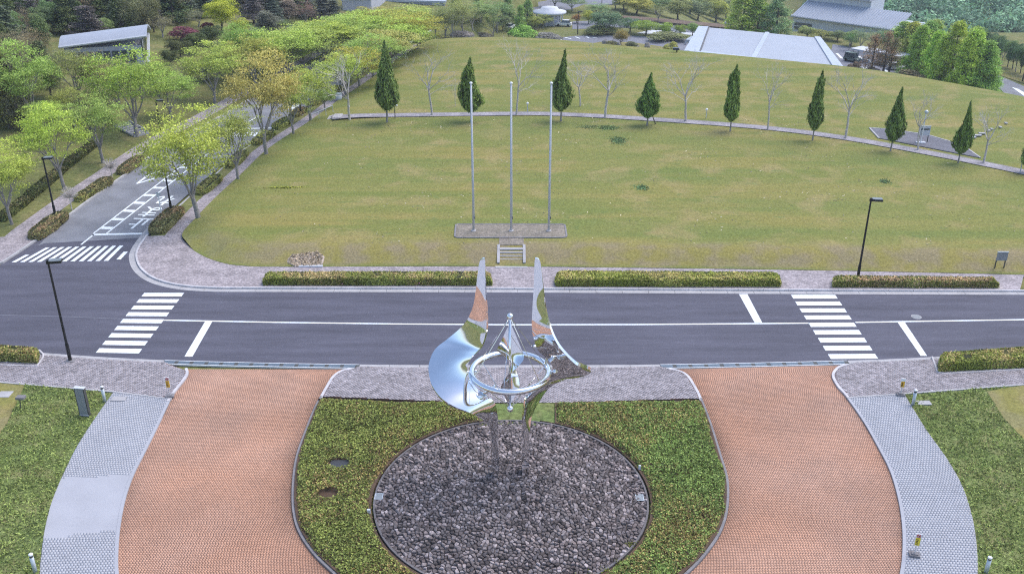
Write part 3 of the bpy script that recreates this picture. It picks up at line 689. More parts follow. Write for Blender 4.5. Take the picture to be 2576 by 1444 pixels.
LBED = [*pts([(800, 1006), (1000, 1014), (1204, 1018), (1206, 1066)], .1), *rim_arc(-.20, -2.75, RR + .10), *lb[::-1]]
rb = offset(np.array([p for p in DR_IN if 27 < p[1] < at(1765, 1009)[1]]), -.14)
RBED = [*pts([(1762, 1010), (1600, 1013), (1396, 1016), (1396, 1068)], .1), *rim_arc(.235, 2.75, RR + .10), *rb[::-1]]
h1, h2, h3 = at(853, 1164, .3), at(826, 1243, .3), at(1785, 1257, .3)
bed(LBED, 'low clipped azalea bed with two gaps between drive and stone circle', (.30, .345, .10), (.40, .30, .13), 11, [(h1[0], h1[1], .42), (h2[0], h2[1], .40)])
bed(RBED, 'low clipped azalea bed beside the drive below the second zebra crossing', (.275, .37, .11), (.40, .32, .13), 12)
a = MB(); a.box((h1[0], h1[1], .215), (1.0, .75, .03)); struct_ = a.build('service_hatch', MATS['hatch']); tag(struct_, 'dark service hatch sunk in the azalea bed', 'hatch')
a = MB(); a.prism([tuple(p) for p in pts([(1206, 1016), (1396, 1014), (1396, 1070), (1206, 1070)], .1)], -.1, .12); struct('grass_plot', a, MATS['rough_turf'], 'short grass plot between the two azalea beds')

# ------------------------------------------------------------------ stone circle: rim, channel and a cobbled mound
sb = thing('stone_mound', 'round mound of dark grey fieldstones under the steel sculpture', 'stone mound', (CC[0], CC[1], 0))
def ring(r0, r1, z0, z1, n=72):
    mb = MB(); pr = [(r0, z0), (r0, z1), (r1, z1), (r1, z0)]
    V = [(r * math.cos(2 * math.pi * k / n), r * math.sin(2 * math.pi * k / n), z) for k in range(n) for r, z in pr]
    F = [(k * 4 + i, k * 4 + (i + 1) % 4, ((k + 1) % n) * 4 + (i + 1) % 4, ((k + 1) % n) * 4 + i) for k in range(n) for i in range(4)]
    return mb.add(V, F)
ring(RR - .10, RR, -.1, .19).build('rim', MATS['rim_stone'], sb)
def mound_z(r): return .10 + .62 * np.clip(1 - (np.asarray(r) / 6.75) ** 2, 0, 1)
mb = MB(); mb.lathe([(RR - .13, -.05), (RR - .13, .07), (6.72, .07), *[(r, float(mound_z(r)) - .06) for r in np.linspace(6.6, .05, 14)]], 64); mb.build('bedding', MATS['stone_dark'], sb, True)
rng = np.random.default_rng(3); S0 = []; grid = {}
cell = .24
for _ in range(70000):
    rr_ = 6.95 * math.sqrt(rng.uniform()); th = rng.uniform(0, 2 * math.pi); p = (rr_ * math.cos(th), rr_ * math.sin(th)); k = (int(p[0] // cell), int(p[1] // cell))
    if any((p[0] - q[0]) ** 2 + (p[1] - q[1]) ** 2 < rng.uniform(.115, .22) ** 2 for i in (-1, 0, 1) for j in (-1, 0, 1) for q in grid.get((k[0] + i, k[1] + j), ())): continue
    grid.setdefault(k, []).append(p); S0.append(p)
S0 = np.array(S0)
def stone_cell(i):
    p = S0[i]; D_ = S0 - p; d2 = (D_ ** 2).sum(1); nb = np.argsort(d2)[1:15]
    poly = [np.array([math.cos(t), math.sin(t)]) * .2 for t in np.linspace(0, 2 * math.pi, 9)[:-1]]
    for j in nb:
        n = D_[j]; L = math.sqrt(d2[j]); n = n / L; lim = L / 2 * .93; new = []
        for a, b in zip(poly, poly[1:] + poly[:1]):
            da, db = a @ n - lim, b @ n - lim
            if da <= 0: new.append(a)
            if da * db < 0: new.append(a + (b - a) * da / (da - db))
        poly = new
        if len(poly) < 3: return None
    poly = np.array(poly); c = poly.mean(0); return c + (poly - c) * rng.uniform(.80, 1.04, (len(poly), 1))
def stone_geo(i, world_off=True):
    poly = stone_cell(i)
    if poly is None or len(poly) < 3: return None
    p = S0[i]; r = math.hypot(*p); n = len(poly); c = poly.mean(0); z = float(mound_z(r)); hh = rng.uniform(.02, .09)
    tl_ = rng.normal(0, .3, 2)
    lv = []
    for f, dz in ((1.0, -.10), (.97, hh * .55), (.72, hh)):
        q = c + (poly - c) * f; lv.append(np.c_[q + p, z + dz + ((q - c) @ tl_ if dz > 0 else 0) + rng.normal(0, .006, n) * (dz > 0)])
    V = np.vstack([*lv, [[*(c + p), z + hh * 1.08]]])
    F = [(k, (k + 1) % n, n + (k + 1) % n, n + k) for k in range(n)] + [(n + k, n + (k + 1) % n, 2 * n + (k + 1) % n, 2 * n + k) for k in range(n)] + [(2 * n + k, 2 * n + (k + 1) % n, 3 * n) for k in range(n)]
    return V, F
wp = S0 + CC; iv = in_view(wp, .4, -4, -4); dpt = wp[:, 1] * CT + (CAM_H - .4) * ST; order = np.argsort(np.where(iv, dpt, 1e5)); mass = MB(); cnt = 0
for k_, i in enumerate(order):
    g = stone_geo(i)
    if g is None: continue
    t = float(np.clip(rng.beta(1.1, 3.4) if rng.uniform() > .16 else rng.uniform(.6, 1), 0, 1))
    if cnt < 295 and iv[i]:
        c = g[0].mean(0); m1 = MB(); m1.add(g[0] - c, g[1], t); o = m1.build('stone', MATS['stone'], sb); o.location = c; cnt += 1
    else: mass.add(g[0], g[1], t)
o = mass.build('stones', MATS['stone'], sb); o['kind'] = 'stuff'
for px, py in ((953, 1248), (1609, 1251)):
    p = at(px, py, .18) - np.array([CC[0], CC[1], 0]); mb = MB()
    mb.box((p[0], p[1], .17), (.42, .5, .02)); dg = mb.build('drain_cover', MATS['frame_dark'], sb)
    mb = MB()
    for k in range(9): mb.box((p[0] - .18 + k * .045, p[1], .185), (.02, .46, .012))
    for s_ in (-1, 1): mb.box((p[0], p[1] + s_ * .235, .186), (.40, .03, .012)); mb.box((p[0] + s_ * .2, p[1], .186), (.03, .5, .013))
    mb.build('grille', MATS['pale_metal'], dg)
for px, py in ((1300, 1196), (1560, 1405), (1525, 1425), (1590, 1355), (1490, 1440), (1455, 1440)):
    p = at(px, py, .45); rg = np.random.default_rng(int(px)); n = 60
    w = thing('weed', 'small yellow green weed tuft growing between the fieldstones', 'weed', (p[0], p[1], .42 if px == 1300 else .15), group='weeds between the fieldstones')
    colour(link('foliage', leafmesh('foliage', np.c_[rg.normal(0, .14, (n, 2)), np.abs(rg.normal(.05, .06, n))], .09, rg), MATS['leaf'], w), (.24, .26, .05))

# ------------------------------------------------------------------ foreground lawns with coarse turf near the walks
LG = [*pts([(-260, 942), (0, 962), (284, 988)], .1), *WL_OUT[1:], *pts([(-300, 1700), (-700, 1300)])]
RG = [*pts([(2840, 945), (2576, 969), (2277, 993)], .1), *WR_OUT[1:], *pts([(2900, 1700), (3300, 1300)])]
fine_l = pts([(-260, 942), (0, 962), (62, 968), (20, 1060), (-60, 1180), (-700, 1400)], .1)
fine_r = pts([(2840, 945), (2576, 969), (2483, 984), (2520, 1045), (2576, 1105), (2700, 1230), (3200, 1500)], .1)
for poly, fp, lab, lab2, sd in ((LG, fine_l, 'coarse tussocky grass beside the grey walkway with the plain patch', 'smooth mown lawn behind the coarse grass of the tall sign', 21), (RG, fine_r, 'coarse tussocky grass beside the grey walkway with the sign stand', 'smooth mown lawn behind the coarse grass of the other walkway', 22)):
    a = MB(); a.prism([tuple(p[:2]) for p in poly], -.14, .085); g = struct('grass_plot', a, MATS['rough_turf'], lab)
    a = MB(); a.prism([tuple(p[:2]) for p in fp], -.1, .10); struct('lawn', a, MATS['lawn_turf'], lab2)
    r_ = np.random.default_rng(sd); P = sample_poly(poly, 60000, r_); P = P[in_view(P, .1, 30, 30)]; P = P[~inside(P, fp)]
    d_, _ = dist_poly(P, [*[p[:2] for p in poly], poly[0][:2]])
    z = .10 + .05 * np.clip(lump(P, 3.5, sd), -1, 1) + r_.uniform(0, .06, len(P))
    o = link('grass', leafmesh('grass', np.c_[P, z], .16, r_, up=.5, aspect=.35), MATS['leaf']); tag(o, lab.replace('coarse tussocky grass', 'loose grass blades'), 'grass', kind='stuff'); colour(o, (.28, .345, .11))

a = MB(); a.prism([(-26, -6), (26, -6), (24, 30), (12, 33), (-12, 33), (-24, 30)], -.14, -.012); struct('forecourt', a, MATS['screed'], 'unseen pale paved forecourt where the two drives meet, added for reflections in the steel')  # unseen paving, added so the sculpture's steel mirrors a pale ground
# ------------------------------------------------------------------ clipped hedges along the road
def hedge(poly, h, lab, cols, seed, dens=900, size=.12, group=None, flowers=0, rnd=.12, z0=.1, frame=True, name='hedge'):
    poly = [np.asarray(p[:2]) for p in poly]; c = np.mean(poly, 0)
    t = thing(name, lab, 'hedge', (c[0], c[1], z0), group=group); P0 = [p - c for p in poly]
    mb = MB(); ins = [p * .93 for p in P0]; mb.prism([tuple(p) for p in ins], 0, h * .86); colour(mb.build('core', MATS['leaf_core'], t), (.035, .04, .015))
    r = np.random.default_rng(seed); area = abs(sum(a[0] * b[1] - b[0] * a[1] for a, b in zip(P0, P0[1:] + P0[:1]))) / 2; per = sum(np.linalg.norm(b - a) for a, b in zip(P0, P0[1:] + P0[:1]))
    n1 = int(area * dens); T = sample_poly(P0, max(n1, 30), r); d, _ = dist_poly(T, [*P0, P0[0]])
    zt = h * (1 - .35 * ss(rnd * 2, 0, d)) + .06 * lump(T + c, 2.2, seed) + .045 * lump(T + c, 7, seed + 1) - np.abs(r.normal(0, .04, len(T))) + (r.uniform(0, 1, len(T)) > .96) * r.uniform(0, .16, len(T))
    n2 = int(per * h * dens * 1.1); w = resample(np.array([*P0, P0[0]]), 2000)[r.integers(0, 2000, n2)]; zz = r.uniform(.02, h * .97, n2)
    nn = w / (np.linalg.norm(w, axis=1)[:, None] + 1e-9); w = w * (1 - .05 * ss(.6, 1, zz / h)[:, None]) + nn * r.normal(0, .04, (n2, 1)) + nn * (.05 * lump(w + c, 3, seed + 4))[:, None]
    PP = np.vstack([np.c_[T, zt], np.c_[w, zz]]); NN = np.vstack([np.tile([0, 0, 1.], (len(T), 1)), np.c_[nn, np.full(n2, .15)]])
    sel = np.clip(.42 + .4 * lump(PP[:, :2] + c, .9, seed + 7) + .25 * lump(PP[:, :2] + c, 4, seed + 8), 0, .85) * np.r_[np.ones(len(T)), np.full(n2, .45)]
    k = r.uniform(0, 1, len(PP)) < sel
    for m_, col in ((~k, cols[0]), (k, cols[1])):
        if m_.sum() < 4: continue
        o = link('foliage', leafmesh('foliage', PP[m_], size, r, up=.0, nrm=NN[m_]), MATS['leaf'], t); colour(o, col); o['kind'] = 'stuff'
    if flowers:
        q = PP[len(T):][r.choice(n2, flowers)]; cl = np.repeat(q, 9, 0) + r.normal(0, .09, (flowers * 9, 3)); o = link('blossom', leafmesh('blossom', cl, .10, r), MATS['flower'], t); o['kind'] = 'stuff'
    return t
HC = ((0.338, 0.371, 0.101), (0.567, 0.446, 0.230))
def hedge_px(tl, tr, bl, br, h, *a, **k):
    """corner pixels of the hedge's top: far-left, far-right, and its foot line near-left, near-right"""
    A, B = at(*tl, .1 + h), at(*tr, .1 + h); C, D = at(*bl, .1), at(*br, .1); return hedge([A, B, D, C], h, *a, **k)
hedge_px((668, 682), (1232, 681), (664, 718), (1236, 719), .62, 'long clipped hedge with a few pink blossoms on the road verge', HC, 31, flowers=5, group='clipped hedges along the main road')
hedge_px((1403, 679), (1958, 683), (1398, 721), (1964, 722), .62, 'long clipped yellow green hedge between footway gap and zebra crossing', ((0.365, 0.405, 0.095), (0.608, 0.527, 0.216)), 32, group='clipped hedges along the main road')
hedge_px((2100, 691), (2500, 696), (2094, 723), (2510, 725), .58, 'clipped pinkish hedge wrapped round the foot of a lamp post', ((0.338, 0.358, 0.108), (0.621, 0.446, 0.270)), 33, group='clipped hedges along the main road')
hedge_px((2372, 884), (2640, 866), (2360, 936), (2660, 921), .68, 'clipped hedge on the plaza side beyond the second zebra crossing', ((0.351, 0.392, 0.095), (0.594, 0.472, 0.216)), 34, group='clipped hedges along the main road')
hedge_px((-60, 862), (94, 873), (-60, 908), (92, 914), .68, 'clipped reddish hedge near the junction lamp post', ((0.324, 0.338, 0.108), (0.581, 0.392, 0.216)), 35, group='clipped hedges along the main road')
for P, lab in ((pts([(98, 880), (112, 893), (94, 921), (-60, 915)], .12), 'low edging round the reddish hedge near the junction'), (pts([(2345, 897), (2360, 940), (2640, 925)], .12), 'low edging round the hedge beyond the second zebra crossing')):
    strip_pieces('edging', np.array(resample(P, 20)), -.05, .05, -.1, .15, 1.6, MATS['kerb_stone'], lab, 'kerb_stone')
# squat hedges in the avenue verges: centre pixel, length along the avenue, width
def verge_hedge(px, py, L, W, h, lab, seed, cols=((.15, .15, .06), (.22, .16, .08)), side=None):
    p = at(px, py, .1)[:2]; d = [np.linalg.norm(q - p) for q in FOOT]; i = int(np.clip(np.argmin(d), 1, len(FOOT) - 2)); T = FOOT[i + 1] - FOOT[i - 1]; T /= np.linalg.norm(T); Nn = np.array([-T[1], T[0]])
    el = [p + T * L / 2 * math.cos(a) * abs(math.cos(a)) ** -.45 + Nn * W / 2 * math.sin(a) * abs(math.sin(a) + 1e-9) ** -.45 for a in np.linspace(.03, 2 * math.pi + .03, 22)[:-1]]
    return hedge(el, h, lab, cols, seed, dens=500, size=.17, group='squat hedges along the avenue verges', rnd=.3, z0=float(max(0, tz(*p)) + .08))
VH = [(421, 560, 5.8, 1.7, .6, 'brownish squat hedge round the lamp foot at the avenue mouth'), (527, 470, 5.0, 1.3, .55, 'second squat hedge up the lawn side verge from the avenue mouth'), (597, 406, 5.0, 1.3, .55, 'third squat hedge up the lawn side verge from the avenue mouth'), (664, 352, 4.6, 1.3, .55, 'fourth squat hedge up the lawn side verge from the avenue mouth'), (711, 315, 4.2, 1.3, .55, 'fifth squat hedge up the lawn side verge from the avenue mouth'), (751, 287, 3.6, 1.3, .5, 'small reddish squat hedge sixth up the lawn side verge'), (797, 258, 4, 1.3, .5, 'seventh squat hedge up the lawn side verge'), (838, 232, 4, 1.3, .5, 'eighth squat hedge up the lawn side verge'),
      (124, 573, 5.6, 1.5, .6, 'reddish brown squat hedge round the lamp foot on the wooded side'), (214, 496, 2.6, 1.2, .5, 'small light green squat hedge on the wooded side verge'), (252, 472, 4.0, 1.3, .55, 'dark squat hedge behind the small light green one'), (330, 420, 5.0, 1.3, .55, 'brownish squat hedge past the bare round shrub')]
for i, (x, y, L_, W_, h_, lab) in enumerate(VH): verge_hedge(x, y, L_, W_, h_, lab, 50 + i, ((0.284, 0.270, 0.121), (0.392, 0.270, 0.162)) if i in (0, 5, 8, 10, 11) else ((0.324, 0.351, 0.108), (0.405, 0.351, 0.149)))
# dark hedge row on the bank above the wooded footway
for i, (x0, y0, x1, y1) in enumerate(((0, 560, 70, 505), (75, 500, 160, 425), (165, 420, 240, 365))):
    A, B = at_t(x0, y0)[:2], at_t(x1, y1)[:2]; T = (B - A) / np.linalg.norm(B - A); Nn = np.array([-T[1], T[0]]) * .55; zc = float(tz(*((A + B) / 2)))
    hedge([A + Nn, B + Nn, B - Nn, A - Nn], .5, ['dark low hedge run on the bank behind the first avenue lamp', 'dark low hedge run on the bank between the round shrubs', 'dark low hedge run on the bank below the slope steps'][i], ((.15, .17, .06), (.21, .18, .085)), 70 + i, dens=300, size=.2, group='low hedge runs on the wooded bank', z0=zc - .1)

# ------------------------------------------------------------------ the steel sculpture
AX = at_y(1283, 935, 41.2); AXY = np.array([AX[0], 41.2])
sc_ = thing('sculpture', 'mirror polished steel sculpture of two twisted wings around a ring', 'sculpture', (AXY[0], AXY[1], 0))
zu = lambda u, v: ((1050 + u / 2.329) / 1.02911, (640 + v / 2.329) / 1.02911)
WST = [((464, 66), (476, 66), 0, 0), ((446, 86), (480, 82), 0, 0), ((434, 170), (482, 165), .05, 0), ((425, 260), (484, 250), .15, 0), ((405, 370), (490, 370), .5, .05), ((350, 470), (492, 490), .95, .05), ((250, 560), (465, 590), 1.15, .1), ((180, 620), (430, 632), .85, .1), ((147, 690), (392, 675), .4, .05), ((140, 750), (373, 725), -.05, 0), ((157, 830), (385, 785), -.55, -.1), ((212, 910), (412, 832), -1.05, -.2), ((292, 963), (452, 872), -1.35, -.25), ((380, 995), (500, 905), -1.25, -.25), ((442, 1025), (533, 935), -.9, -.2), ((498, 1072), (547, 990), -.5, -.15), ((514, 1130), (556, 1070), -.25, -.12), ((518, 1250), (560, 1240), -.16, -.1), ((522, 1420), (563, 1440), -.15, -.1)]
O3, I3 = [], []
for o_, i_, dyo, dyi in WST:
    O3.append(at_y(*zu(*o_), AXY[1] + dyo) - np.array([AXY[0], AXY[1], 0])); I3.append(at_y(*zu(*i_), AXY[1] + dyi) - np.array([AXY[0], AXY[1], 0]))
for k in range(-2, 0): pass
O3[-1][2] = .3; I3[-1][2] = .3
Oc, Ic = np.array(catmull(O3, 6)), np.array(catmull(I3, 6))
def wing():
    nW = 9; n = len(Oc); W = np.linspace(0, 1, nW)
    # a slight cross-camber so that the sheet reads as bent plate
    cen = Oc[:, None] * (1 - W)[None, :, None] + Ic[:, None] * W[None, :, None]
    T = np.gradient(cen, axis=0); Wd = (Ic - Oc)[:, None] + 0 * cen; Nn = np.cross(T, Wd); Nn /= np.linalg.norm(Nn, axis=2)[..., None] + 1e-9
    wd = np.linalg.norm(Ic - Oc, axis=1)
    cen = cen + Nn * (wd * .035)[:, None, None] * (4 * W * (1 - W))[None, :, None]
    th = .07 + .12 * ss(3.2, 1.5, cen[..., 2].mean(1))
    A = cen + Nn * th[:, None, None]; B = cen - Nn * th[:, None, None]
    mb = MB(); V = np.concatenate([A.reshape(-1, 3), B.reshape(-1, 3)]); F = []; o = n * nW; g = lambda i, j: i * nW + j
    for i in range(n - 1):
        for j in range(nW - 1): F += [(g(i, j), g(i, j + 1), g(i + 1, j + 1), g(i + 1, j)), (o + g(i, j), o + g(i + 1, j), o + g(i + 1, j + 1), o + g(i, j + 1))]
    me_ = mesh('wing', V, F, None, True)
    E = MB(); EV = []; EF = []
    mb2 = MB()
    for j in (0, nW - 1):
        Vv_ = np.concatenate([A[:, j], B[:, j]]); mb2.add(Vv_, [(i, i + 1, n + i + 1, n + i) for i in range(n - 1)])
    for i in (0, n - 1):
        mb2.add(np.concatenate([A[i], B[i]]), [(j, j + 1, nW + j + 1, nW + j) for j in range(nW - 1)])
    return me_, mb2.me('edge')
wm, we = wing()
for rz in (0, math.pi):
    w = link('wing', wm, MATS['steel_mirror'], sc_); w.rotation_euler = (0, 0, rz); e = link('edge', we, MATS['steel_mirror'], w)
ZR = AX[2]; RRg = 97 / FOC * depth(AX)
mb = MB(); n = 72; tp = [(RRg * math.cos(2 * math.pi * k / n), RRg * math.sin(2 * math.pi * k / n), ZR) for k in range(n + 1)]; mb.tube(tp, .155, 14, cap=False); rg_ = mb.build('ring', MATS['steel_mirror'], sc_, True)
zt_, zb_ = at_y(1283, 796, AXY[1])[2], at_y(1283, 1028, AXY[1])[2]
MB().sphere((0, 0, zt_), .17, 24, 14).build('ball', MATS['steel_mirror'], sc_, True); MB().sphere((0, 0, zb_), .17, 24, 14).build('ball', MATS['steel_mirror'], sc_, True)
MB().tube([(0, 0, zb_), (0, 0, zt_)], .06, 12).build('axle', MATS['steel_mirror'], sc_, True)
for k in range(6):
    a_ = 2 * math.pi * (k + .35) / 6; q = (RRg * math.cos(a_), RRg * math.sin(a_), ZR)
    for z_ in (zt_ - .12, zb_ + .12): MB().tube([(0.05 * math.cos(a_), .05 * math.sin(a_), z_), q], .016, 5).build('cable', MATS['steel_mirror'], sc_)
for s_ in (-1, 1):
    MB().tube([(s_ * (RRg + .1), 0, ZR), (s_ * (RRg + .45), 0, ZR)], .05, 10).build('pivot', MATS['steel_mirror'], sc_, True); MB().sphere((s_ * (RRg + .30), 0, ZR), .13, 16, 10).build('ball', MATS['steel_mirror'], sc_, True)
    # bent support bar joining ring and wing
    P = catmull([np.array(q) for q in ((s_ * -1.72, -.35 * -s_, ZR - .1), (s_ * -1.9, .2 * s_, ZR - .75), (s_ * -1.75, .25 * s_, ZR - 1.35), (s_ * -1.25, .15 * s_, ZR - 1.3), (s_ * -.75, -.1 * s_, ZR - .75))], 6) if s_ > 0 else catmull([np.array(q) for q in ((1.75, .25, ZR), (1.85, .4, ZR + .75), (1.6, .5, ZR + 1.15), (1.15, .45, ZR + 1.2))], 6)
    MB().tube(P, .075, 10).build('bar', MATS['steel_mirror'], sc_, True)
# twisted vane about the axle
nS = 44; Z = np.linspace(zb_ + .35, zt_ - .45, nS); fz = np.linspace(0, 1, nS); wv_ = np.interp(fz, [0, .2, .42, .62, .8, 1], [.06, .52, .62, .80, .42, .06]); tw = np.interp(fz, [0, .2, .46, .64, 1], [-.1, .35, 1.45, 2.75, 3.2])
mb = MB(); V = []
for z_, w_, t_ in zip(Z, wv_, tw):
    for q in np.linspace(-1, 1, 7): V.append((q * w_ * math.cos(t_), q * w_ * math.sin(t_), z_))
mb.add(V, [(i * 7 + j, i * 7 + j + 1, i * 7 + j + 8, i * 7 + j + 7) for i in range(nS - 1) for j in range(6)]); mb.build('vane', MATS['steel_mirror'], sc_, True)

# ------------------------------------------------------------------ lamp posts, poles, signs
def lamp_post(p, h, lab, arm=1, rz=0.0, r=.085, paint='black_paint', z0=None):
    z = .12 if z0 is None else z0
    t = thing('lamp_post', lab, 'lamp post', (p[0], p[1], z), rz, group='black box headed lamp posts')
    MB().tube([(0, 0, 0), (0, 0, 1.25)], [r * 1.35, r * 1.35], 12).build('base', MATS[paint], t)
    mb = MB(); mb.box((0, 0, .02), (.55, .55, .05)); mb.build('base_plate', MATS['concrete_dark'], t)
    mb = MB(); mb.tube([(0, 0, 1.2), (0, 0, h)], [r, r * .72], 12); mb.build('pole', MATS[paint], t)
    mb = MB(); mb.box((0, 0, h - .12), (.20, .20, .24)); mb.build('bracket', MATS[paint], t)
    mb = MB(); mb.prism([(.06 * arm, -.2), (.30 * arm, -.26), (.82 * arm, -.24), (.82 * arm, .24), (.30 * arm, .26), (.06 * arm, .2)], h - .17, h - .02)
    hd = mb.build('lamp_head', MATS[paint], t)
    mb = MB(); mb.prism([(.08 * arm, -.18), (.30 * arm, -.24), (.80 * arm, -.22), (.80 * arm, .22), (.30 * arm, .24), (.08 * arm, .18)], h - .02, h + .005); mb.build('lid', MATS['lamp_top'], hd)
    mb = MB(); mb.box((.5 * arm, 0, h - .185), (.5, .34, .03)); mb.build('diffuser', MATS['white_paint'], hd)
    return t
def hpx(p, py): return top_z(p, py) - p[2]
p = at(177, 907, .12); lamp_post(p, hpx(p, 655), 'black lamp post on the brick footway at the junction', rz=.2)
p = at(2157, 704, .12); lamp_post(p, hpx(p, 499), 'black lamp post standing in the pinkish hedge', rz=-.15)
p = at(141, 550, .12); lamp_post(p, hpx(p, 396), 'black lamp post on the wooded side of the avenue mouth', rz=.2)
p = at(432, 538, .12); lamp_post(p, hpx(p, 405), 'black lamp post in the brownish hedge at the avenue mouth', arm=-1)
p = at_t(404, 330); lamp_post(p, hpx(p, 252), 'black lamp post among the trees beyond the slope steps', rz=.2, z0=p[2])
p = at(757, 290, .12); lamp_post(p, hpx(p, 215), 'black lamp post partway up the avenue beside the lawn', arm=-1)
p = at_t(834, 130); lamp_post(p, hpx(p, 84), 'black lamp post half hidden in the far avenue crowns', z0=p[2])
# small white sign pole at the avenue mouth
p = at(408, 550, .12); t = thing('sign_post', 'thin white sign post in the hedge at the avenue mouth', 'sign post', (*p[:2], .1))
hh = hpx(p, 486); MB().tube([(0, 0, 0), (0, 0, hh)], .045, 8).build('pole', MATS['white_paint'], t); mb = MB(); mb.tube([(0, -.02, hh - .1), (0, .02, hh - .1)], .3, 3); o = mb.build('sign_plate', MATS['pale_metal'], t); o.rotation_euler = (0, 0, math.pi)
# flagpoles on their paved plinth
FZ = .9
mb = MB(); mb.prism([tuple(q[:2]) for q in (at(1149, 566, FZ), at(1419, 566, FZ), at(1424, 598, FZ), at(1146, 598, FZ))], .5, FZ + .05); pl = struct('plinth', mb, MATS['plinth_bricks'], 'low paved plinth under the three flagpoles')
Q = np.array([q[:2] for q in (at(1149, 566, FZ), at(1419, 566, FZ), at(1424, 598, FZ), at(1146, 598, FZ), at(1149, 566, FZ))]); strip_pieces('', resample(Q, 80), .0, .14, .5, FZ + .08, 1.2, MATS['concrete_dark'], '', 'kerb_stone', parent=pl, side=1)
for x, lab, x2 in ((1191.5, 'pale flagpole with a ball cap, nearest the avenue', 0), (1286, 'pale flagpole in the middle of the three in line with the steps', 0), (1380.5, 'pale flagpole with a ball cap, farthest from the avenue', 0)):
    p = at(x, 581, FZ + .05); h_ = hpx(p, 212); t = thing('flagpole', lab, 'flagpole', (p[0], p[1], FZ + .05), group='three flagpoles')
    MB().tube([(0, 0, 0), (0, 0, h_)], [.10, .07], 14).build('pole', MATS['wall_white'], t, True); MB().sphere((0, 0, h_ + .07), .13, 14, 8, sz=.8).build('cap', MATS['white_paint'], t, True)
    MB().lathe([(.22, 0), (.22, .05), (.14, .09)], 14).build('collar', MATS['concrete'], t); mb = MB(); mb.box((.13, -.02, 1.2), (.07, .1, .2)); mb.build('cleat', MATS['frame_dark'], t); MB().tube([(.11, -.1, 1.2), (.085, -.09, h_ - .1)], .012, 4).build('halyard', MATS['alu'], t)
# paved landing and steps down the bank
xa, xb = at(1252, 640, .5)[0], at(1321, 640, .5)[0]; y_t, y_b = at(1285, 621, .88)[1], at(1285, 664, .12)[1]; y_p = at(1285, 598, FZ)[1]
st = thing('steps', 'grey stone steps with side walls down the lawn bank', 'steps')
nst = 5
for k in range(nst):
    z1 = .12 + (FZ - .06 - .12) * (k + 1) / nst; y0 = y_b + (y_t - y_b) * k / nst; mb = MB(); mb.box(((xa + xb) / 2, (y0 + y_t + .6) / 2, z1 - .075), (xb - xa - .30, y_t + .6 - y0, .10)); mb.build('tread', MATS['concrete'], st)
    mb = MB(); mb.box(((xa + xb) / 2, (y0 + .06 + y_t + .6) / 2, z1 - .17), (xb - xa - .36, y_t + .54 - y0, .05)); mb.build('riser', MATS['concrete_dark'], st)
for x in (xa + .07, xb - .07):   # walls sloping with the flight
    for nm, hw, zo, zb_w, m_ in (('side_wall', .09, .16, None, 'concrete_dark'), ('coping', .11, .21, .05, 'concrete')):
        y0, y1 = y_b - .15, y_t + .35; z0_, z1_ = .12 + zo, FZ - .02 + zo * .4; b0, b1 = (-.05, -.05) if zb_w is None else (z0_ - zb_w, z1_ - zb_w)
        V = [(x + sx * hw, yy, zz) for yy, lo, hi in ((y0, b0, z0_), (y1, b1, z1_)) for sx, zz in ((-1, lo), (1, lo), (1, hi), (-1, hi))]
        mb = MB(); mb.add(V, [(0, 1, 2, 3), (7, 6, 5, 4), (0, 4, 5, 1), (1, 5, 6, 2), (2, 6, 7, 3), (3, 7, 4, 0)]); mb.build(nm, MATS[m_], st)
mb = MB(); mb.prism([(xa + .1, y_t + .3), (xb - .1, y_t + .3), (xb - .1, y_p + .2), (xa + .1, y_p + .2)], .4, FZ + .03); struct('landing', mb, MATS['plinth_bricks'], 'brick landing between the steps and the flagpole plinth')
mb = MB(); mb.prism([tuple(q[:2]) for q in (at(1245, 667, .12), at(1328, 667, .12), at(1326, 674, .12), at(1247, 674, .12))], .0, .135); struct('slab', mb, MATS['concrete'], 'concrete slab at the foot of the steps')
# bare soil patch in the bank with a pale sill
P = [at(735, 634, .8), at(800, 630, .8), at(816, 640, .7), at(812, 660, .35), at(790, 669, .2), at(742, 669, .2), at(722, 656, .4), at(724, 642, .7)]
P = [np.array([q[0], q[1], float(lawn_z(np.array([q[:2]]))[0][0])]) for q in P]; cx = np.mean([q[:2] for q in P], 0); mb = MB(); n = len(P); V = [tuple(q + np.array([0, 0, .04])) for q in P] + [(*cx, float(lawn_z(np.array([cx]))[0][0]) + .06)] + [tuple(q - np.array([0, 0, .3])) for q in P]
mb.add(V, [(k, n, (k + 1) % n) for k in range(n)] + [(k, (k + 1) % n, n + 1 + (k + 1) % n, n + 1 + k) for k in range(n)]); struct('soil_patch', mb, MATS['dry_soil'], 'patch of bare crumbled soil in the lawn bank')
r_ = np.random.default_rng(8); q = np.array([P[0] + (P[3] - P[0]) * a_ + (P[5] - P[3]) * b_ * .75 + np.array([.25, 0, .06]) for a_, b_ in r_.uniform(0, 1, (700, 2))]); q = cx + r_.uniform(-1, 1, (900, 2)) * np.array([1.35, 1.0]); q = q[inside(q, [p_[:2] for p_ in P])]; q = np.c_[q, lawn_z(q)[0] + .06 + r_.uniform(0, .05, len(q))]; o = link('dry_grass', leafmesh('dry_grass', q, .2, r_, aspect=.4, up=1.5), MATS['leaf']); tag(o, 'dead straw on the bare soil patch of the bank', 'straw', kind='stuff'); colour(o, (.46, .38, .28))
A, B = at(752, 671, .12), at(812, 671, .12); mb = MB(); mb.box(((A[0] + B[0]) / 2, A[1], .16), (B[0] - A[0], .22, .12)); tag(mb.build('kerb_block', MATS['wall_white']), 'pale concrete sill at the foot of the bare soil patch', 'sill')
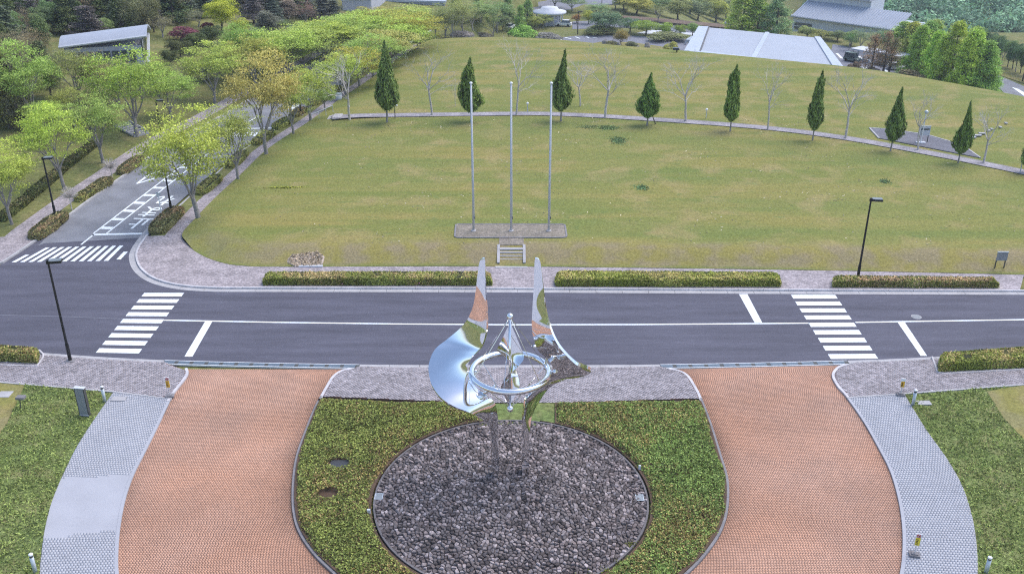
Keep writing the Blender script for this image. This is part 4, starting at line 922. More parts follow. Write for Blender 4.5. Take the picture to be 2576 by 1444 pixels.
# information board on two legs
def board(px0, px1, py_top, py_mid, py_foot, lab, z, name='notice_board', face='sign_grey', leg='frame_dark', cat='notice board', header=None):
    A, B = at(px0, py_foot, z), at(px1, py_foot, z); c = (A + B) / 2; w = np.linalg.norm(B - A); ht = top_z(c, py_top) - z; hm = top_z(c, py_mid) - z
    t = thing(name, lab, cat, (c[0], c[1], z), math.atan2(B[1] - A[1], B[0] - A[0]))
    for s_ in (-1, 1): mb = MB(); mb.box((s_ * w * .42, 0, ht * .48), (.07, .07, ht * .96)); mb.build('leg', MATS[leg], t)
    mb = MB(); mb.box((0, -.05, (ht + hm) / 2), (w * 1.0, .05, ht - hm)); pn = mb.build('panel', MATS[face], t)
    mb = MB(); mb.box((0, -.05, ht + .025), (w * 1.04, .09, .05)); mb.build('top_rail', MATS['pale_metal'], t)
    if header: mb = MB(); mb.box((0, -.08, hm + (ht - hm) * .68), (w * .8, .02, (ht - hm) * .16)); mb.build('heading', MATS[header], pn)
    return t
board(2499, 2526, 634, 655, 678, 'grey notice board on two legs at the foot of the lawn bank', .2)
# tall grey pylon sign on the grass
A, B = at(197, 1041, .1), at(233, 1048, .1); c = (A + B) / 2; h_ = top_z(c, 975) - .1; t = thing('pylon_sign', 'tall blank grey pylon sign standing in the coarse grass', 'sign', (c[0], c[1], .08), -.12)
mb = MB(); mb.box((0, 0, h_ / 2), (.62, .20, h_)); mb.build('frame', MATS['frame_dark'], t); mb = MB(); mb.box((0, -.105, h_ / 2 + .05), (.50, .03, h_ - .18)); mb.build('panel', MATS['sign_grey'], t)
mb = MB(); mb.box((0, 0, h_ + .02), (.66, .24, .05)); mb.build('top_rail', MATS['wall_white'], t); mb = MB(); mb.box((0, -.11, .10), (.56, .05, .09)); mb.build('plinth', MATS['concrete'], t)
# bollard lights
for (x, y, yt, lab) in ((264, 1010, 970, 'pale metal bollard light beside the tall grey sign'), (2296, 1020, 979, 'pale metal bollard light in the grass behind the yellow sign'), (90, 1441, 1391, 'pale metal bollard light beside the walkway with the plain patch'), (2480, 1441, 1399, 'pale metal bollard light beside the walkway with the sign stand')):
    p = at(x, y, .1); h_ = hpx(p, yt); t = thing('bollard_light', lab, 'bollard', (*p[:2], .08), group='bollard lights in the grass')
    MB().lathe([(.095, 0), (.095, h_ * .82)], 14).build('post', MATS['pale_metal'], t, True); MB().lathe([(.08, h_ * .82), (.08, h_ * .92)], 14).build('lens', MATS['frame_dark'], t); MB().lathe([(.10, h_ * .92), (.10, h_ * .98), (.06, h_)], 14).build('cap', MATS['white_paint'], t, True)
    if y < 1100: mb = MB(); mb.box((.75, .25, .06), (.85, .45, .06)); mb.build('ground_slab', MATS['concrete'], t)
# sign stands: narrow board, pole, weighted foot
def sign_stand(px, py, pyt, lab, colr, tilt=0.0, ring_=True):
    p = at(px, py, .12); h_ = hpx(p, pyt); t = thing('sign_stand', lab, 'sign stand', (p[0], p[1], .115), tilt, group='yellow sign stands on the walkways')
    mb = MB(); mb.prism([(-.24, -.18), (.24, -.18), (.24, .18), (-.24, .18)], 0, .11); mb.prism([(-.15, -.12), (.15, -.12), (.15, .12), (-.15, .12)], .11, .16); mb.build('foot', MATS['concrete_dark'], t)
    MB().tube([(0, 0, .15), (0, 0, h_ * .55)], .022, 8).build('pole', MATS['alu'], t)
    mb = MB(); mb.box((0, -.03, h_ * .74), (.27, .03, h_ * .52)); bd = mb.build('board', MATS['white_paint'], t)
    mb = MB(); mb.box((0, -.05, h_ * .66), (.22, .012, h_ * .34)); mb.build('yellow_field', MATS[colr], bd)
    if ring_:
        P = [(.085 * math.cos(a_), -.052, h_ * .91 + .085 * math.sin(a_)) for a_ in np.linspace(0, 2 * math.pi, 17)]; MB().tube(P, .016, 6, cap=False).build('prohibition_ring', MATS['red_paint'], bd); MB().tube([(-.06, -.055, h_ * .91 + .06), (.06, -.055, h_ * .91 - .06)], .014, 6).build('prohibition_bar', MATS['red_paint'], bd); mb = MB(); mb.box((0, -.047, h_ * .91), (.11, .012, .035)); mb.build('pictogram', MATS['sign_ink'], bd)
    for k in range(4): mb = MB(); mb.box((-.03, -.058, h_ * (.55 + .065 * k)), (.09 + .02 * (k % 2), .008, .045)); mb.build('character', MATS['sign_ink'], bd)
    return t
sign_stand(428, 997, 948, 'white and amber sign stand on the corner below the junction lamp', 'sign_yellow', .15)
sign_stand(2265, 993, 951, 'amber lettered sign stand on the brick footway edge', 'sign_yellow', -.15, False)
sign_stand(2300, 1396, 1341, 'white and yellow sign stand on the grey walkway', 'sign_yellow2', -.25)
# manhole, small slabs
p = at(2305, 797); mh = thing('manhole_cover', 'round iron manhole cover in the main road', 'manhole cover', (*p[:2], 0)); MB().lathe([(.36, .002), (.36, .012)], 28).build('frame', MATS['concrete'], mh); MB().lathe([(.31, .004), (.31, .018), (.16, .018)], 28).build('lid', MATS['sign_grey'], mh)
for (x, y, w, lab) in ((12, 992, .8, 'flat grey cover slab in the smooth lawn behind the tall sign'),): p = at(x, y, .1); mb = MB(); mb.box((p[0], p[1], .10), (w, .7, .05)); tag(mb.build('cover_slab', MATS['concrete']), lab, 'cover slab')
p = at(52, 1030, .1); t = thing('spotlight', 'small spotlight box on a stalk behind the coarse grass', 'spotlight', (*p[:2], .08)); MB().tube([(0, 0, 0), (.05, .1, .7)], .03, 6).build('stalk', MATS['frame_dark'], t); mb = MB(); mb.box((.1, .15, .78), (.5, .35, .14)); mb.build('housing', MATS['concrete_dark'], t)
p = at(928, 1291, .2); mb = MB(); mb.box((p[0], p[1], .3), (.16, .12, .3)); tag(mb.build('junction_box', MATS['wall_white']), 'small white box at the edge of the azalea bed with gaps', 'box')
p = at(1609, 1180, .2); mb = MB(); mb.box((p[0], p[1], .3), (.12, .1, .3)); tag(mb.build('junction_box', MATS['wall_white']), 'small white box on the rim of the stone circle', 'box')

# ------------------------------------------------------------------ the curved path over the lawn
PATHC = np.array(catmull(pts([(835, 296), (900, 292), (1000, 290.5), (1285, 287), (1400, 288), (1580, 297), (1900, 320), (2120, 347), (2350, 388), (2500, 418), (2576, 434), (2700, 462)], .92), 6)); PR = resample(PATHC, 90)
struct('path', MB().band(offset(PR, .75), offset(PR, -.75), .95), MATS['path_bricks'], 'narrow paved path curving across the lawn under the tree row')
for s_ in (-1, 1): struct('path_edging', MB().band(offset(PR, s_ * .75), offset(PR, s_ * .88), .962), MATS['concrete_dark'], 'thin pale edging of the lawn path')
P = [at(2188, 323, .93), at(2240, 327, .93), at(2330, 340, .93), at(2420, 366, .93), at(2465, 398, .93), at(2330, 372, .93), at(2212, 349, .93)]
mb = MB(); mb.prism([tuple(q[:2]) for q in P], .7, .985); struct('paved_square', mb, MATS['slate_bricks'], 'dark paved area beside the lawn path')
strip_pieces('edging', np.array([q[:2] for q in (P[6], P[0], P[1], P[2], P[3], P[4])]), -.05, .12, .7, 1.01, 3, MATS['concrete'], 'pale edging of the dark paved area', 'kerb_stone', side=1)
board(2308, 2334, 318, 341, 359, 'white headed information board beside the dark paved area', .95, face='wall_white', header='glass_dark', name='information_board', cat='information board')
p = at(2316, 360, .95); t = thing('clock_post', 'thin white post behind the information board', 'post', (*p[:2], .93)); h_ = hpx(p, 282); MB().tube([(0, 0, 0), (0, 0, h_)], .06, 8).build('pole', MATS['white_paint'], t); MB().sphere((0, 0, h_), .22, 12, 8).build('head', MATS['pale_metal'], t); mb = MB(); mb.box((0, 0, .06), (1.0, .5, .12)); mb.build('foot', MATS['wall_white'], t)
for k, (x, y, w_) in enumerate(((2444, 348, 26), (2458, 343, 26), (2470, 338, 20), (2487, 331, 9), (2494, 327, 8), (2516, 322, 8), (2530, 312, 8))):
    p = at(x, y, .95); mb = MB(); mb.box((p[0], p[1], .95 + .1), (w_ * .8 / FOC * depth(p), .4, .12)); tag(mb.build('stone_slab', MATS['concrete']), 'pale stone slab step set in the lawn beyond the paved area', 'stone slab', 'pale slabs stepping up the lawn')
# low path lights
for (x, y, lab, two) in ((994, 298, 'black twin headed path lamp beside the first cypress', True), (879, 291, 'short pale path light by the avenue stairs', False), (1327, 283, 'short pale path light near the middle flagpole', False), (1776, 299, 'short pale path light between two cypresses', False), (2566, 434, 'leaning pale path light at the far end of the lawn path', False)):
    p = at(x, y, .93); t = thing('path_light', lab, 'path light', (*p[:2], .93)); h_ = 1.0 if not two else 1.45
    MB().tube([(0, 0, 0), (0, 0, h_)], .05, 8).build('post', MATS['frame_dark' if two else 'pale_metal'], t)
    for s_ in ((-1, 1) if two else (0,)): MB().sphere((s_ * .22, 0, h_ + .1), .16, 10, 6).build('globe', MATS['white_paint'], t, True)
    if two: MB().tube([(-.22, 0, h_), (.22, 0, h_)], .03, 6).build('arm', MATS['frame_dark'], t)
# rail and stairs from the path down to the avenue footway
A, B = at(785, 306, .2), at(838, 283, .95); t = thing('handrail', 'pale metal handrail down the stairs from the lawn path', 'handrail')
MB().tube([A + np.array([0, 0, .85]), B + np.array([0, 0, .85])], .05, 8).build('rail', MATS['wall_white'], t)
for k in range(4): q = A + (B - A) * k / 3; MB().tube([q, q + np.array([0, 0, .85])], .035, 6).build('post', MATS['wall_white'], t)
A, B = at(822, 302, .3), at(850, 292, .95); stt = thing('steps', 'short pale stairs from the lawn path to the avenue footway', 'steps')
for k in range(5):
    q = A + (B - A) * k / 4; mb = MB(); mb.box((q[0], q[1], q[2] - .1), (1.0, 1.6, .3)); mb.build('tread', MATS['concrete'], stt)
# white bin on the avenue footway, grit
p = at(853, 255, .12); t = thing('litter_bin', 'pale litter bin on the avenue footway', 'bin', (*p[:2], .12)); MB().lathe([(.36, 0), (.42, .95)], 14).build('body', MATS['wall_white'], t, True); MB().lathe([(.45, .95), (.45, 1.05), (.2, 1.12)], 14).build('lid', MATS['pale_metal'], t)
# steps up the wooded bank
A, B = at_t(355, 345), at_t(307, 317); stt = thing('steps', 'weathered steps up the wooded bank behind the avenue', 'steps')
u2 = (B - A)[:2] / np.linalg.norm((B - A)[:2]); n2 = np.array([-u2[1], u2[0]]); M_ = Matrix.Rotation(math.atan2(u2[1], u2[0]), 3, 'Z')
for k in range(7):
    q = A + (B - A) * k / 6; mb = MB(); mb.box((q[0], q[1], q[2] + .12), (.42, 1.9, .24), M_); mb.build('tread', MATS['concrete'], stt)
for s_ in (-1, 1):
    mb = MB(); L_ = np.linalg.norm(B - A); c = (A + B) / 2; mb.tube([A + np.array([*(n2 * s_), .25]), B + np.array([*(n2 * s_), .35])], .13, 4); mb.build('side_wall', MATS['concrete'], stt)

# darker clumps and pale flecks in the lawn
for k, (x, y, w_, d_, c, lab) in enumerate(((1556, 354, 44, 1.6, (.15, .24, .10), 'dark green clover patch in the lawn below the staked cypress'), (1530, 322, 60, 1.0, (.17, .25, .10), 'dull green clover patch beside the lawn path'), (1614, 473, 36, .8, (.14, .24, .10), 'small dark green clover patch in mid lawn'), (2225, 457, 26, .7, (.16, .25, .11), 'small green clover patch in mid lawn before the paved area'), (1480, 320, 50, .8, (.20, .25, .10), 'faint green clover patch near the twisted cypress'), (723, 470, 118, .28, (.34, .37, .06), 'bright yellow green strip of growth near the avenue side of the lawn'))):
    p = at(x, y, .9); s_ = w_ / FOC * depth(p) / 2; r_ = np.random.default_rng(400 + k); n = int(420 * s_ * d_) + 120; q = r_.normal(0, .42, (n, 2)) * np.array([s_, d_]); o = link('clover_patch', leafmesh('clover_patch', np.c_[q, np.abs(r_.normal(.02, .02, n))], .16, r_, up=2.5), MATS['leaf']); o.location = (p[0], p[1], float(lawn_z(p[None, :2])[0][0]) + .01); tag(o, lab, 'clover patch', kind='stuff'); colour(o, c)
r_ = np.random.default_rng(77); cl_ = np.c_[r_.uniform(-22, 46, 45), r_.uniform(72, 118, 45)]; q = np.vstack([np.c_[r_.uniform(-22, 46, 220), r_.uniform(72, 128, 220)], cl_[r_.integers(0, 45, 330)] + r_.normal(0, 1.3, (330, 2))]); q = q[inside(q, np.vstack([LAWN_F[8:], CREST[::-1]]))]; q = np.vstack([q + r_.normal(0, .3, q.shape) for _ in range(2)])
o = link('dead_leaves', leafmesh('dead_leaves', np.c_[q, lawn_z(q)[0] + .03], (.19), r_, up=3, aspect=.5), MATS['leaf']); tag(o, 'pale dead leaves scattered over the lawn', 'leaves', kind='stuff'); colour(o, (.50, .45, .33))
# ------------------------------------------------------------------ tree kinds: shared meshes, built once
def rot_about(d, ang, phi):
    d = d / np.linalg.norm(d); o = np.array([0, 0, 1.]) if abs(d[2]) < .9 else np.array([1., 0, 0]); a = np.cross(d, o); a /= np.linalg.norm(a); b = np.cross(d, a)
    return d * math.cos(ang) + (a * math.cos(phi) + b * math.sin(phi)) * math.sin(ang)
def limb(mb, p, d, L, r0, r1, r, n=4, sides=5, bend=.12, lift=.0):
    P = [np.array(p, float)]; d = np.array(d, float)
    for k in range(n):
        d = d + r.normal(0, bend, 3) + np.array([0, 0, lift]); d /= np.linalg.norm(d); P.append(P[-1] + d * L / n)
    mb.tube(P, np.linspace(r0, r1, n + 1), sides, cap=False); return P, d
def zelkova(seed, H=9.0, W=7.0, leaves=7000, trunk=.26, open_=.62):
    r = np.random.default_rng(seed); mb = MB(); P, d = limb(mb, (0, 0, -.2), (r.normal(0, .03), r.normal(0, .03), 1), H * trunk, .20, .15, r, 4, 8, .03)
    base = P[-1]; tips = []
    nl = r.integers(5, 7)
    for i in range(nl):
        ph = 2 * math.pi * (i + r.uniform(-.25, .25)) / nl; an = r.uniform(.22, .52) if i else .1
        p1, d1 = limb(mb, base - np.array([0, 0, r.uniform(0, .5)]), rot_about(np.array([0, 0, 1.]), an, ph), H * r.uniform(.26, .36), .095, .055, r, 4, 6, .07)
        for j in range(3):
            p2, d2 = limb(mb, p1[-1 if j < 2 else -2], rot_about(d1, r.uniform(.25, .6), r.uniform(0, 6.3)), H * r.uniform(.16, .24), .05, .025, r, 3, 5, .1)
            for k in range(3):
                p3, d3 = limb(mb, p2[-1 if k < 2 else -2], rot_about(d2, r.uniform(.3, .75), r.uniform(0, 6.3)), H * r.uniform(.10, .16), .024, .008, r, 2, 3, .12)
                tips += [p3[-1], p3[1]]
    tips = np.array(tips); c = np.array([0, 0, H * .66]); e = np.array([W / 2, W / 2, H * .36])
    extra = []
    while len(extra) < 70:
        q = r.normal(size=3); q /= np.linalg.norm(q); q *= r.uniform(.45, 1.0) ** .5
        if q[2] > -.55: extra.append(c + q * e * (1 + .12 * math.sin(3 * math.atan2(q[1], q[0]) + seed)))
    C = np.vstack([tips, np.array(extra)]); rel = (C - c) / e; k = np.linalg.norm(rel, axis=1); C[k > 1.08] = c + (rel / k[:, None] * r.uniform(.85, 1.05, (len(C), 1)))[k > 1.08] * e
    i = r.integers(0, len(C), leaves); off = r.normal(size=(leaves, 3)) * np.array([.40, .40, .125]); L = C[i] + off
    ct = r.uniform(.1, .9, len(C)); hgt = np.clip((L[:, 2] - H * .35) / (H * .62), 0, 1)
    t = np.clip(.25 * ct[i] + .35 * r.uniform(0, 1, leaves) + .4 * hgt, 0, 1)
    return mb.me('trunk', True), leafmesh('crown', L, .17, r, t, up=.9), H, W
def round_tree(seed, H=8.0, W=6.5, leaves=11000, trunk=.2, lobes=34, size=.23, squash=1.0, cone=0.0):
    r = np.random.default_rng(seed); mb = MB(); P, d = limb(mb, (0, 0, -.3), (0, 0, 1), H * (trunk + .25), .22, .12, r, 5, 7, .04)
    for i in range(6): limb(mb, P[3], rot_about(np.array([0, 0, 1.]), r.uniform(.4, .9), i * 1.05), H * .3, .08, .02, r, 3, 5)
    hc = H * (1 - trunk); c0 = H * trunk + hc * .5; LC = []
    for _ in range(lobes):
        q = r.normal(size=3); q /= np.linalg.norm(q); q = q * r.uniform(.35, .85); zf = (q[2] + 1) / 2; LC.append([q[0] * W / 2 * (1 - cone * zf), q[1] * W / 2 * (1 - cone * zf), c0 + q[2] * hc / 2 * squash])
    LC = np.array(LC); i = r.integers(0, lobes, leaves); q = r.normal(size=(leaves, 3)); q /= np.linalg.norm(q, axis=1)[:, None]; q[:, 2] = np.where(q[:, 2] < -.3, -q[:, 2], q[:, 2])
    R = W * r.uniform(.14, .23, lobes)[i][:, None] * r.uniform(.75, 1.08, (leaves, 1)); L = LC[i] + q * R
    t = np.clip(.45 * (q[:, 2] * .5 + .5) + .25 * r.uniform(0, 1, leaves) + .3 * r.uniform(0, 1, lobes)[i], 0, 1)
    return mb.me('trunk', True), leafmesh('crown', L, size, r, t, nrm=q, up=.3), H, W
def cone_tree(seed, H=11., W=5.5, leaves=6500, trunk=.08, size=.32, sparse=1.0, power=.8):
    r = np.random.default_rng(seed); mb = MB(); mb.tube([(0, 0, -.3), (0, 0, H * .5), (0, 0, H * .96)], [.22, .13, .02], 7, cap=False)
    nb = 80; C = []; 
    for k in range(nb):
        f = r.uniform(0, 1) ** 1.2; z = H * (trunk + (1 - trunk) * f * .97); a = r.uniform(0, 6.3); R = W / 2 * (1 - f) ** power * r.uniform(.75, 1.1)
        q = np.array([R * math.cos(a), R * math.sin(a), z + .12 * R]); mb.tube([(0, 0, z - .2 * R), tuple(q)], [.035, .008], 3, cap=False); C.append((q, R))
    P = []; T = []
    n = int(leaves * sparse)
    for _ in range(n):
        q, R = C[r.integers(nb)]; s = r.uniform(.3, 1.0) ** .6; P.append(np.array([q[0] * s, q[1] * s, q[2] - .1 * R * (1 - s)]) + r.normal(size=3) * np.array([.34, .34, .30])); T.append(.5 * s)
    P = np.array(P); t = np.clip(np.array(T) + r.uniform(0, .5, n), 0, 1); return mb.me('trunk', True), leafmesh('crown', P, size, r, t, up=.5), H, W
def pine(seed, H=10., W=6.5, leaves=6000, tiers=10):
    r = np.random.default_rng(seed); mb = MB(); mb.tube([(0, 0, -.3), (r.normal(0, .2), r.normal(0, .2), H * .5), (0, 0, H * .97)], [.25, .15, .03], 7, cap=False); C = []
    for k in range(tiers):
        f = k / (tiers - 1); z = H * (.2 + .78 * f); R0 = W / 2 * (1 - f * .85)
        for j in range(7):
            a = r.uniform(0, 6.3); R = R0 * r.uniform(.45, 1.1); q = np.array([R * math.cos(a), R * math.sin(a), z - .05 * R + r.normal(0, .12)]); mb.tube([(0, 0, z - .1), tuple(q)], [.05, .012], 3, cap=False); C.append((q, R))
    P = []; T = []
    for _ in range(leaves):
        q, R = C[r.integers(len(C))]; s = r.uniform(.25, 1.05); P.append(np.array([q[0] * s, q[1] * s, q[2]]) + r.normal(size=3) * np.array([.4, .4, .11])); T.append(r.uniform(0, 1))
    return mb.me('trunk', True), leafmesh('crown', np.array(P), .33, r, np.array(T), up=1.2), H, W
def cypress(seed, H=7.6, W=2.3, trunk=.17, waist=.28, spike=.35, leaves=4200):
    r = np.random.default_rng(seed); mb = MB(); mb.tube([(0, 0, -.15), (0, 0, H * trunk * .6), (r.normal(0, .04), 0, H * .5)], [.13, .10, .07], 7, cap=False)
    z0 = H * trunk; hc = H - z0; ph = r.uniform(0, 6.3, 5)
    def Rf(f, a):
        prof = np.interp(f, [0, .04, waist * .5, waist, .45, 1 - spike, .86, 1.0], [.12, .45, .92, 1.0, .78, .46, .17, .015])
        return W / 2 * prof * (1 + .17 * np.sin(2 * a + ph[0] + 5 * f) + .13 * np.sin(3 * a + ph[1] - 9 * f) + .12 * np.sin(5 * a + ph[2] + 17 * f))
    f = r.beta(1.05, 1.5, leaves); a = r.uniform(0, 6.283, leaves); s = r.uniform(.72, 1.06, leaves) + (r.uniform(0, 1, leaves) > .93) * r.uniform(0, .22, leaves); R = Rf(f, a) * s
    bx = W * .10 * np.sin(f * 5 + ph[3]) * f; P = np.c_[R * np.cos(a) + bx, R * np.sin(a) + W * .05 * np.sin(f * 6 + ph[4]) * f, z0 + f * hc + r.normal(0, .05, leaves)]
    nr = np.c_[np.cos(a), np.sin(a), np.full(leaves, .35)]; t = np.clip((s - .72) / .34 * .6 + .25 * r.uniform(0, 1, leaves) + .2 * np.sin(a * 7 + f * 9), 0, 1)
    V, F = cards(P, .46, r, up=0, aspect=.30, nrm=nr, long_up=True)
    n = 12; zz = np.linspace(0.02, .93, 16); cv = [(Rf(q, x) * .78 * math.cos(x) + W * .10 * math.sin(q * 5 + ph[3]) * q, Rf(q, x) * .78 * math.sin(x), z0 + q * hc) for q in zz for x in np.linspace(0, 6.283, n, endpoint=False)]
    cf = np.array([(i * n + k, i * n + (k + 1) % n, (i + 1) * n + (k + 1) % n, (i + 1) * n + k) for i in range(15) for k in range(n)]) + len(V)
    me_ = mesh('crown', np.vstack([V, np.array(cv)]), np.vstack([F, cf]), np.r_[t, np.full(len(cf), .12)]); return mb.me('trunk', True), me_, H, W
def bare_tree(seed, H=8.0, W=5.0, twigs=True, depth_=5):
    r = np.random.default_rng(seed); mb = MB()
    lead, d = limb(mb, (0, 0, -.15), (0, 0, 1), H * .42, .15, .105, r, 5, 7, .05)
    tw = MB()
    def sub(p, d, L, rad_, lv):
        q, d2 = limb(mb if lv < 3 else tw, p, d, L, rad_, rad_ * .5, r, 3, 5 if lv < 2 else 3, .13, .05)
        if lv >= depth_: return
        for k in range(3 if lv < 3 else 3):
            sub(q[-1 if k < 2 else -2], rot_about(d2, r.uniform(.3, .75), r.uniform(0, 6.3)), L * r.uniform(.55, .78), rad_ * .52, lv + 1)
    for i in range(4): sub(lead[-1], rot_about(np.array([0, 0, 1.]), .12 if i == 0 else r.uniform(.35, .75), i * 1.6 + r.uniform(-.4, .4)), H * (.26 if i else .30), .075 if i else .09, 1)
    for i in range(2): sub(lead[-2], rot_about(np.array([0, 0, 1.]), r.uniform(.7, 1.1), r.uniform(0, 6.3)), H * .2, .05, 2)
    return mb.me('trunk', True), tw.me('twigs'), H, W
def pompom(seed, H=2.6, W=2.0):
    r = np.random.default_rng(seed); mb = MB(); mb.tube([(0, 0, -.1), (0, 0, H * .45)], [.06, .05], 6, cap=False); tw = MB()
    for k in range(170):
        q = r.normal(size=3); q /= np.linalg.norm(q); q[2] = abs(q[2]) * 1.2 - .25; p = np.array([0, 0, H * .45]); e = np.array([q[0] * W / 2, q[1] * W / 2, H * .58 + q[2] * H * .33]); tw.tube([p, p * .45 + e * .55 + r.normal(0, .05, 3), e], [.02, .012, .006], 3, cap=False)
    return mb.me('trunk', True), tw.me('twigs'), H, W
KIND = {'red': [cone_tree(330 + i, H=13, W=5.6, leaves=12500, trunk=.02, size=.27, power=.55) for i in range(3)], 'zel': [zelkova(100 + i, leaves=10500) for i in range(5)], 'rnd': [round_tree(200 + i) for i in range(3)], 'cone': [cone_tree(300 + i) for i in range(3)], 'spr': [cone_tree(310 + i, sparse=.35, W=5, trunk=.22, size=.26) for i in range(2)], 'pine': [pine(400 + i) for i in range(3)], 'dome': [round_tree(500 + i, 6, 6.5, 9000, .22, 30, .2, .8) for i in range(2)], 'low': [round_tree(520, 3, 5, 4000, .02, 18, .22, 1.0)], 'tall': [round_tree(540 + i, 13, 5.6, 13000, .05, 80, .24, 1.05, .72) for i in range(2)], 'haze': [zelkova(150 + i, leaves=3600) for i in range(2)],
        'cyp': [cypress(600, W=2.7, spike=.34), cypress(601, W=2.5, waist=.3, spike=.2), cypress(602, W=2.3, spike=.45), cypress(603, W=2.4, waist=.26, spike=.3), cypress(604, W=2.0, waist=.2, spike=.12), cypress(605, W=2.1, waist=.35, spike=.15), cypress(606, W=2.2, waist=.3, spike=.3), cypress(607, W=2.2, waist=.22, spike=.42)],
        'bare': [bare_tree(700 + i, 8.5) for i in range(5)], 'pom': [pompom(800), pompom(801)]}
NAMES = {'red': 'redwood_tree', 'zel': 'avenue_tree', 'rnd': 'broadleaf_tree', 'cone': 'redwood_tree', 'spr': 'sparse_tree', 'pine': 'pine_tree', 'dome': 'dome_tree', 'low': 'shrub', 'tall': 'tall_tree', 'haze': 'budding_tree', 'cyp': 'cypress_tree', 'bare': 'bare_tree', 'pom': 'bare_shrub'}
BARK = {'zel': 'bark', 'cyp': 'bark', 'bare': 'bark_pale', 'pom': 'bark_pale', 'haze': 'bark'}
TR = np.random.default_rng(5)
def plant(kind, base, h, w, col, lab, group=None, var=None, rz=None):
    i = int(TR.integers(len(KIND[kind]))) if var is None else var % len(KIND[kind]); tm, cm, H, W = KIND[kind][i]
    t = thing(NAMES[kind], lab, 'shrub' if kind in ('low', 'pom') else 'tree', tuple(base), TR.uniform(0, 6.28) if rz is None else rz, group); t.scale = (w / W, w / W, h / H); t.rotation_euler = (TR.normal(0, .025), TR.normal(0, .025), t.rotation_euler[2])
    link('trunk', tm, MATS[BARK.get(kind, 'bark_dark')], t)
    if kind in ('bare', 'pom'): link('twigs', cm, MATS['bark_pale'], t)['kind'] = 'stuff'
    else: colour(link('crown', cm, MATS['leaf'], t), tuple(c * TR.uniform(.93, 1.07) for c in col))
    return t
def plant_px(kind, px, py, pyt, wpx, col, lab, group=None, var=None, z=None, rz=None):
    wpx = wpx * (1.1 if kind in ('zel', 'tall') else .88 if kind == 'cyp' else 1.0); p = at_t(px, py) if z is None else at(px, py, z); return plant(kind, p, max(.6, hpx(p, pyt)), wpx / FOC * depth(p) * .98, col, lab, group, var, rz)
YG, MG, OG, DG, BG = (.43, .53, .105), (.34, .45, .11), (.46, .44, .135), (.10, .14, .05), (.15, .23, .10)
# cypress row on the lawn
for i, (x, y, yt, w, lab) in enumerate(((974, 308, 108, 68, 'tallest broad cypress with long spire beside the twin path lamp'), (1186, 306, 146, 62, 'broad cypress standing behind the first flagpole'), (1411, 306, 128, 54, 'twisted slim topped cypress just past the third flagpole'), (1628, 316, 186, 58, 'shortest cypress propped by a slanting stake'), (1837, 331, 166, 44, 'narrow pointed cypress between two bare trees past the stake'), (2044, 354, 178, 42, 'slim column shaped cypress past the narrow pointed one'), (2240, 380, 222, 46, 'cypress in front of the dark paved area beside the information board'), (2410, 410, 256, 44, 'teardrop cypress beside the corner of the dark paved area'), (2580, 436, 330, 44, 'cypress at the far end of the lawn path'))):
    plant_px('cyp', x, y, yt, w, (.17, .25, .065), lab, 'cypress row on the lawn', var=i, z=.9)
p = at(1649, 313, .9); MB_ = MB(); q = at(1637, 272, 2.9); tp_ = at_y(1636, 278, p[1] - .2); MB_.tube([p, tp_], .06, 6); tag(MB_.build('tree_stake', MATS['bark_dark']), 'dark slanting wooden stake propping the shortest cypress', 'stake')
# bare trees
for i, (x, y, yt, w, lab) in enumerate(((1087, 290, 128, 100, 'bare grey tree between the first two cypresses'), (1299, 290, 108, 90, 'bare grey tree behind the middle flagpole'), (1523, 297, 130, 120, 'wide bare tree between the twisted and the staked cypress'), (1460, 268, 150, 80, 'slender bare tree on the lawn just past the twisted cypress'), (1725, 306, 145, 110, 'bare tree between the staked and the narrow cypress'), (1931, 327, 160, 80, 'bare tree between the narrow and the column cypress'), (2127, 349, 175, 110, 'bare tree between the column cypress and the paved area'), (2309, 378, 240, 80, 'bare tree in front of the information board'), (2474, 410, 270, 100, 'bare tree past the teardrop cypress'), (880, 300, 140, 110, 'bare tree at the head of the avenue stairs'), (1145, 268, 200, 30, 'thin bare sapling behind the first gap of the cypress row'))):
    plant_px('bare', x, y, yt, w, (1, 1, 1), lab, 'bare trees on the lawn', var=i, z=.9)
plant_px('pom', 283, 450, 391, 46, (1, 1, 1), 'bare round clipped shrub farther up the wooded verge', var=0, z=.12); plant_px('pom', 181, 528, 462, 46, (1, 1, 1), 'bare round clipped shrub lower on the wooded verge', var=1, z=.12)
# avenue trees, lawn side
for i, (x, y, yt, w, c, lab) in enumerate(((500, 553, 272, 215, YG, 'bright green spreading tree nearest the avenue mouth on the lawn side'), (600, 456, 262, 135, (.40, .42, .12), 'thin olive tree second up the lawn side of the avenue'), (671, 394, 128, 180, OG, 'tall orange tinged tree third up the lawn side of the avenue'), (738, 342, 190, 110, (.40, .44, .11), 'olive tree just past the orange tinged one'), (781, 303, 165, 120, YG, 'bright tree beside the handrail of the lawn stairs'), (818, 276, 215, 60, MG, 'small tree by the litter bin'), (872, 240, 135, 140, YG, 'yellow green tree above the head of the lawn stairs'), (905, 220, 118, 140, (.42, .40, .07), 'vivid yellow green tree behind the tallest cypress'), (942, 193, 90, 150, MG, 'green tree up the avenue past the tallest cypress'), (984, 165, 75, 160, OG, 'orange tinged tree far up the avenue'), (1018, 140, 48, 150, YG, 'light green tree near the crest of the avenue'), (1052, 128, 35, 150, (.40, .38, .07), 'last big yellow green tree on the lawn side before the crest'))):
    plant_px('zel', x, y, yt, w, c, lab, 'avenue trees on the lawn side', var=i, z=.12)
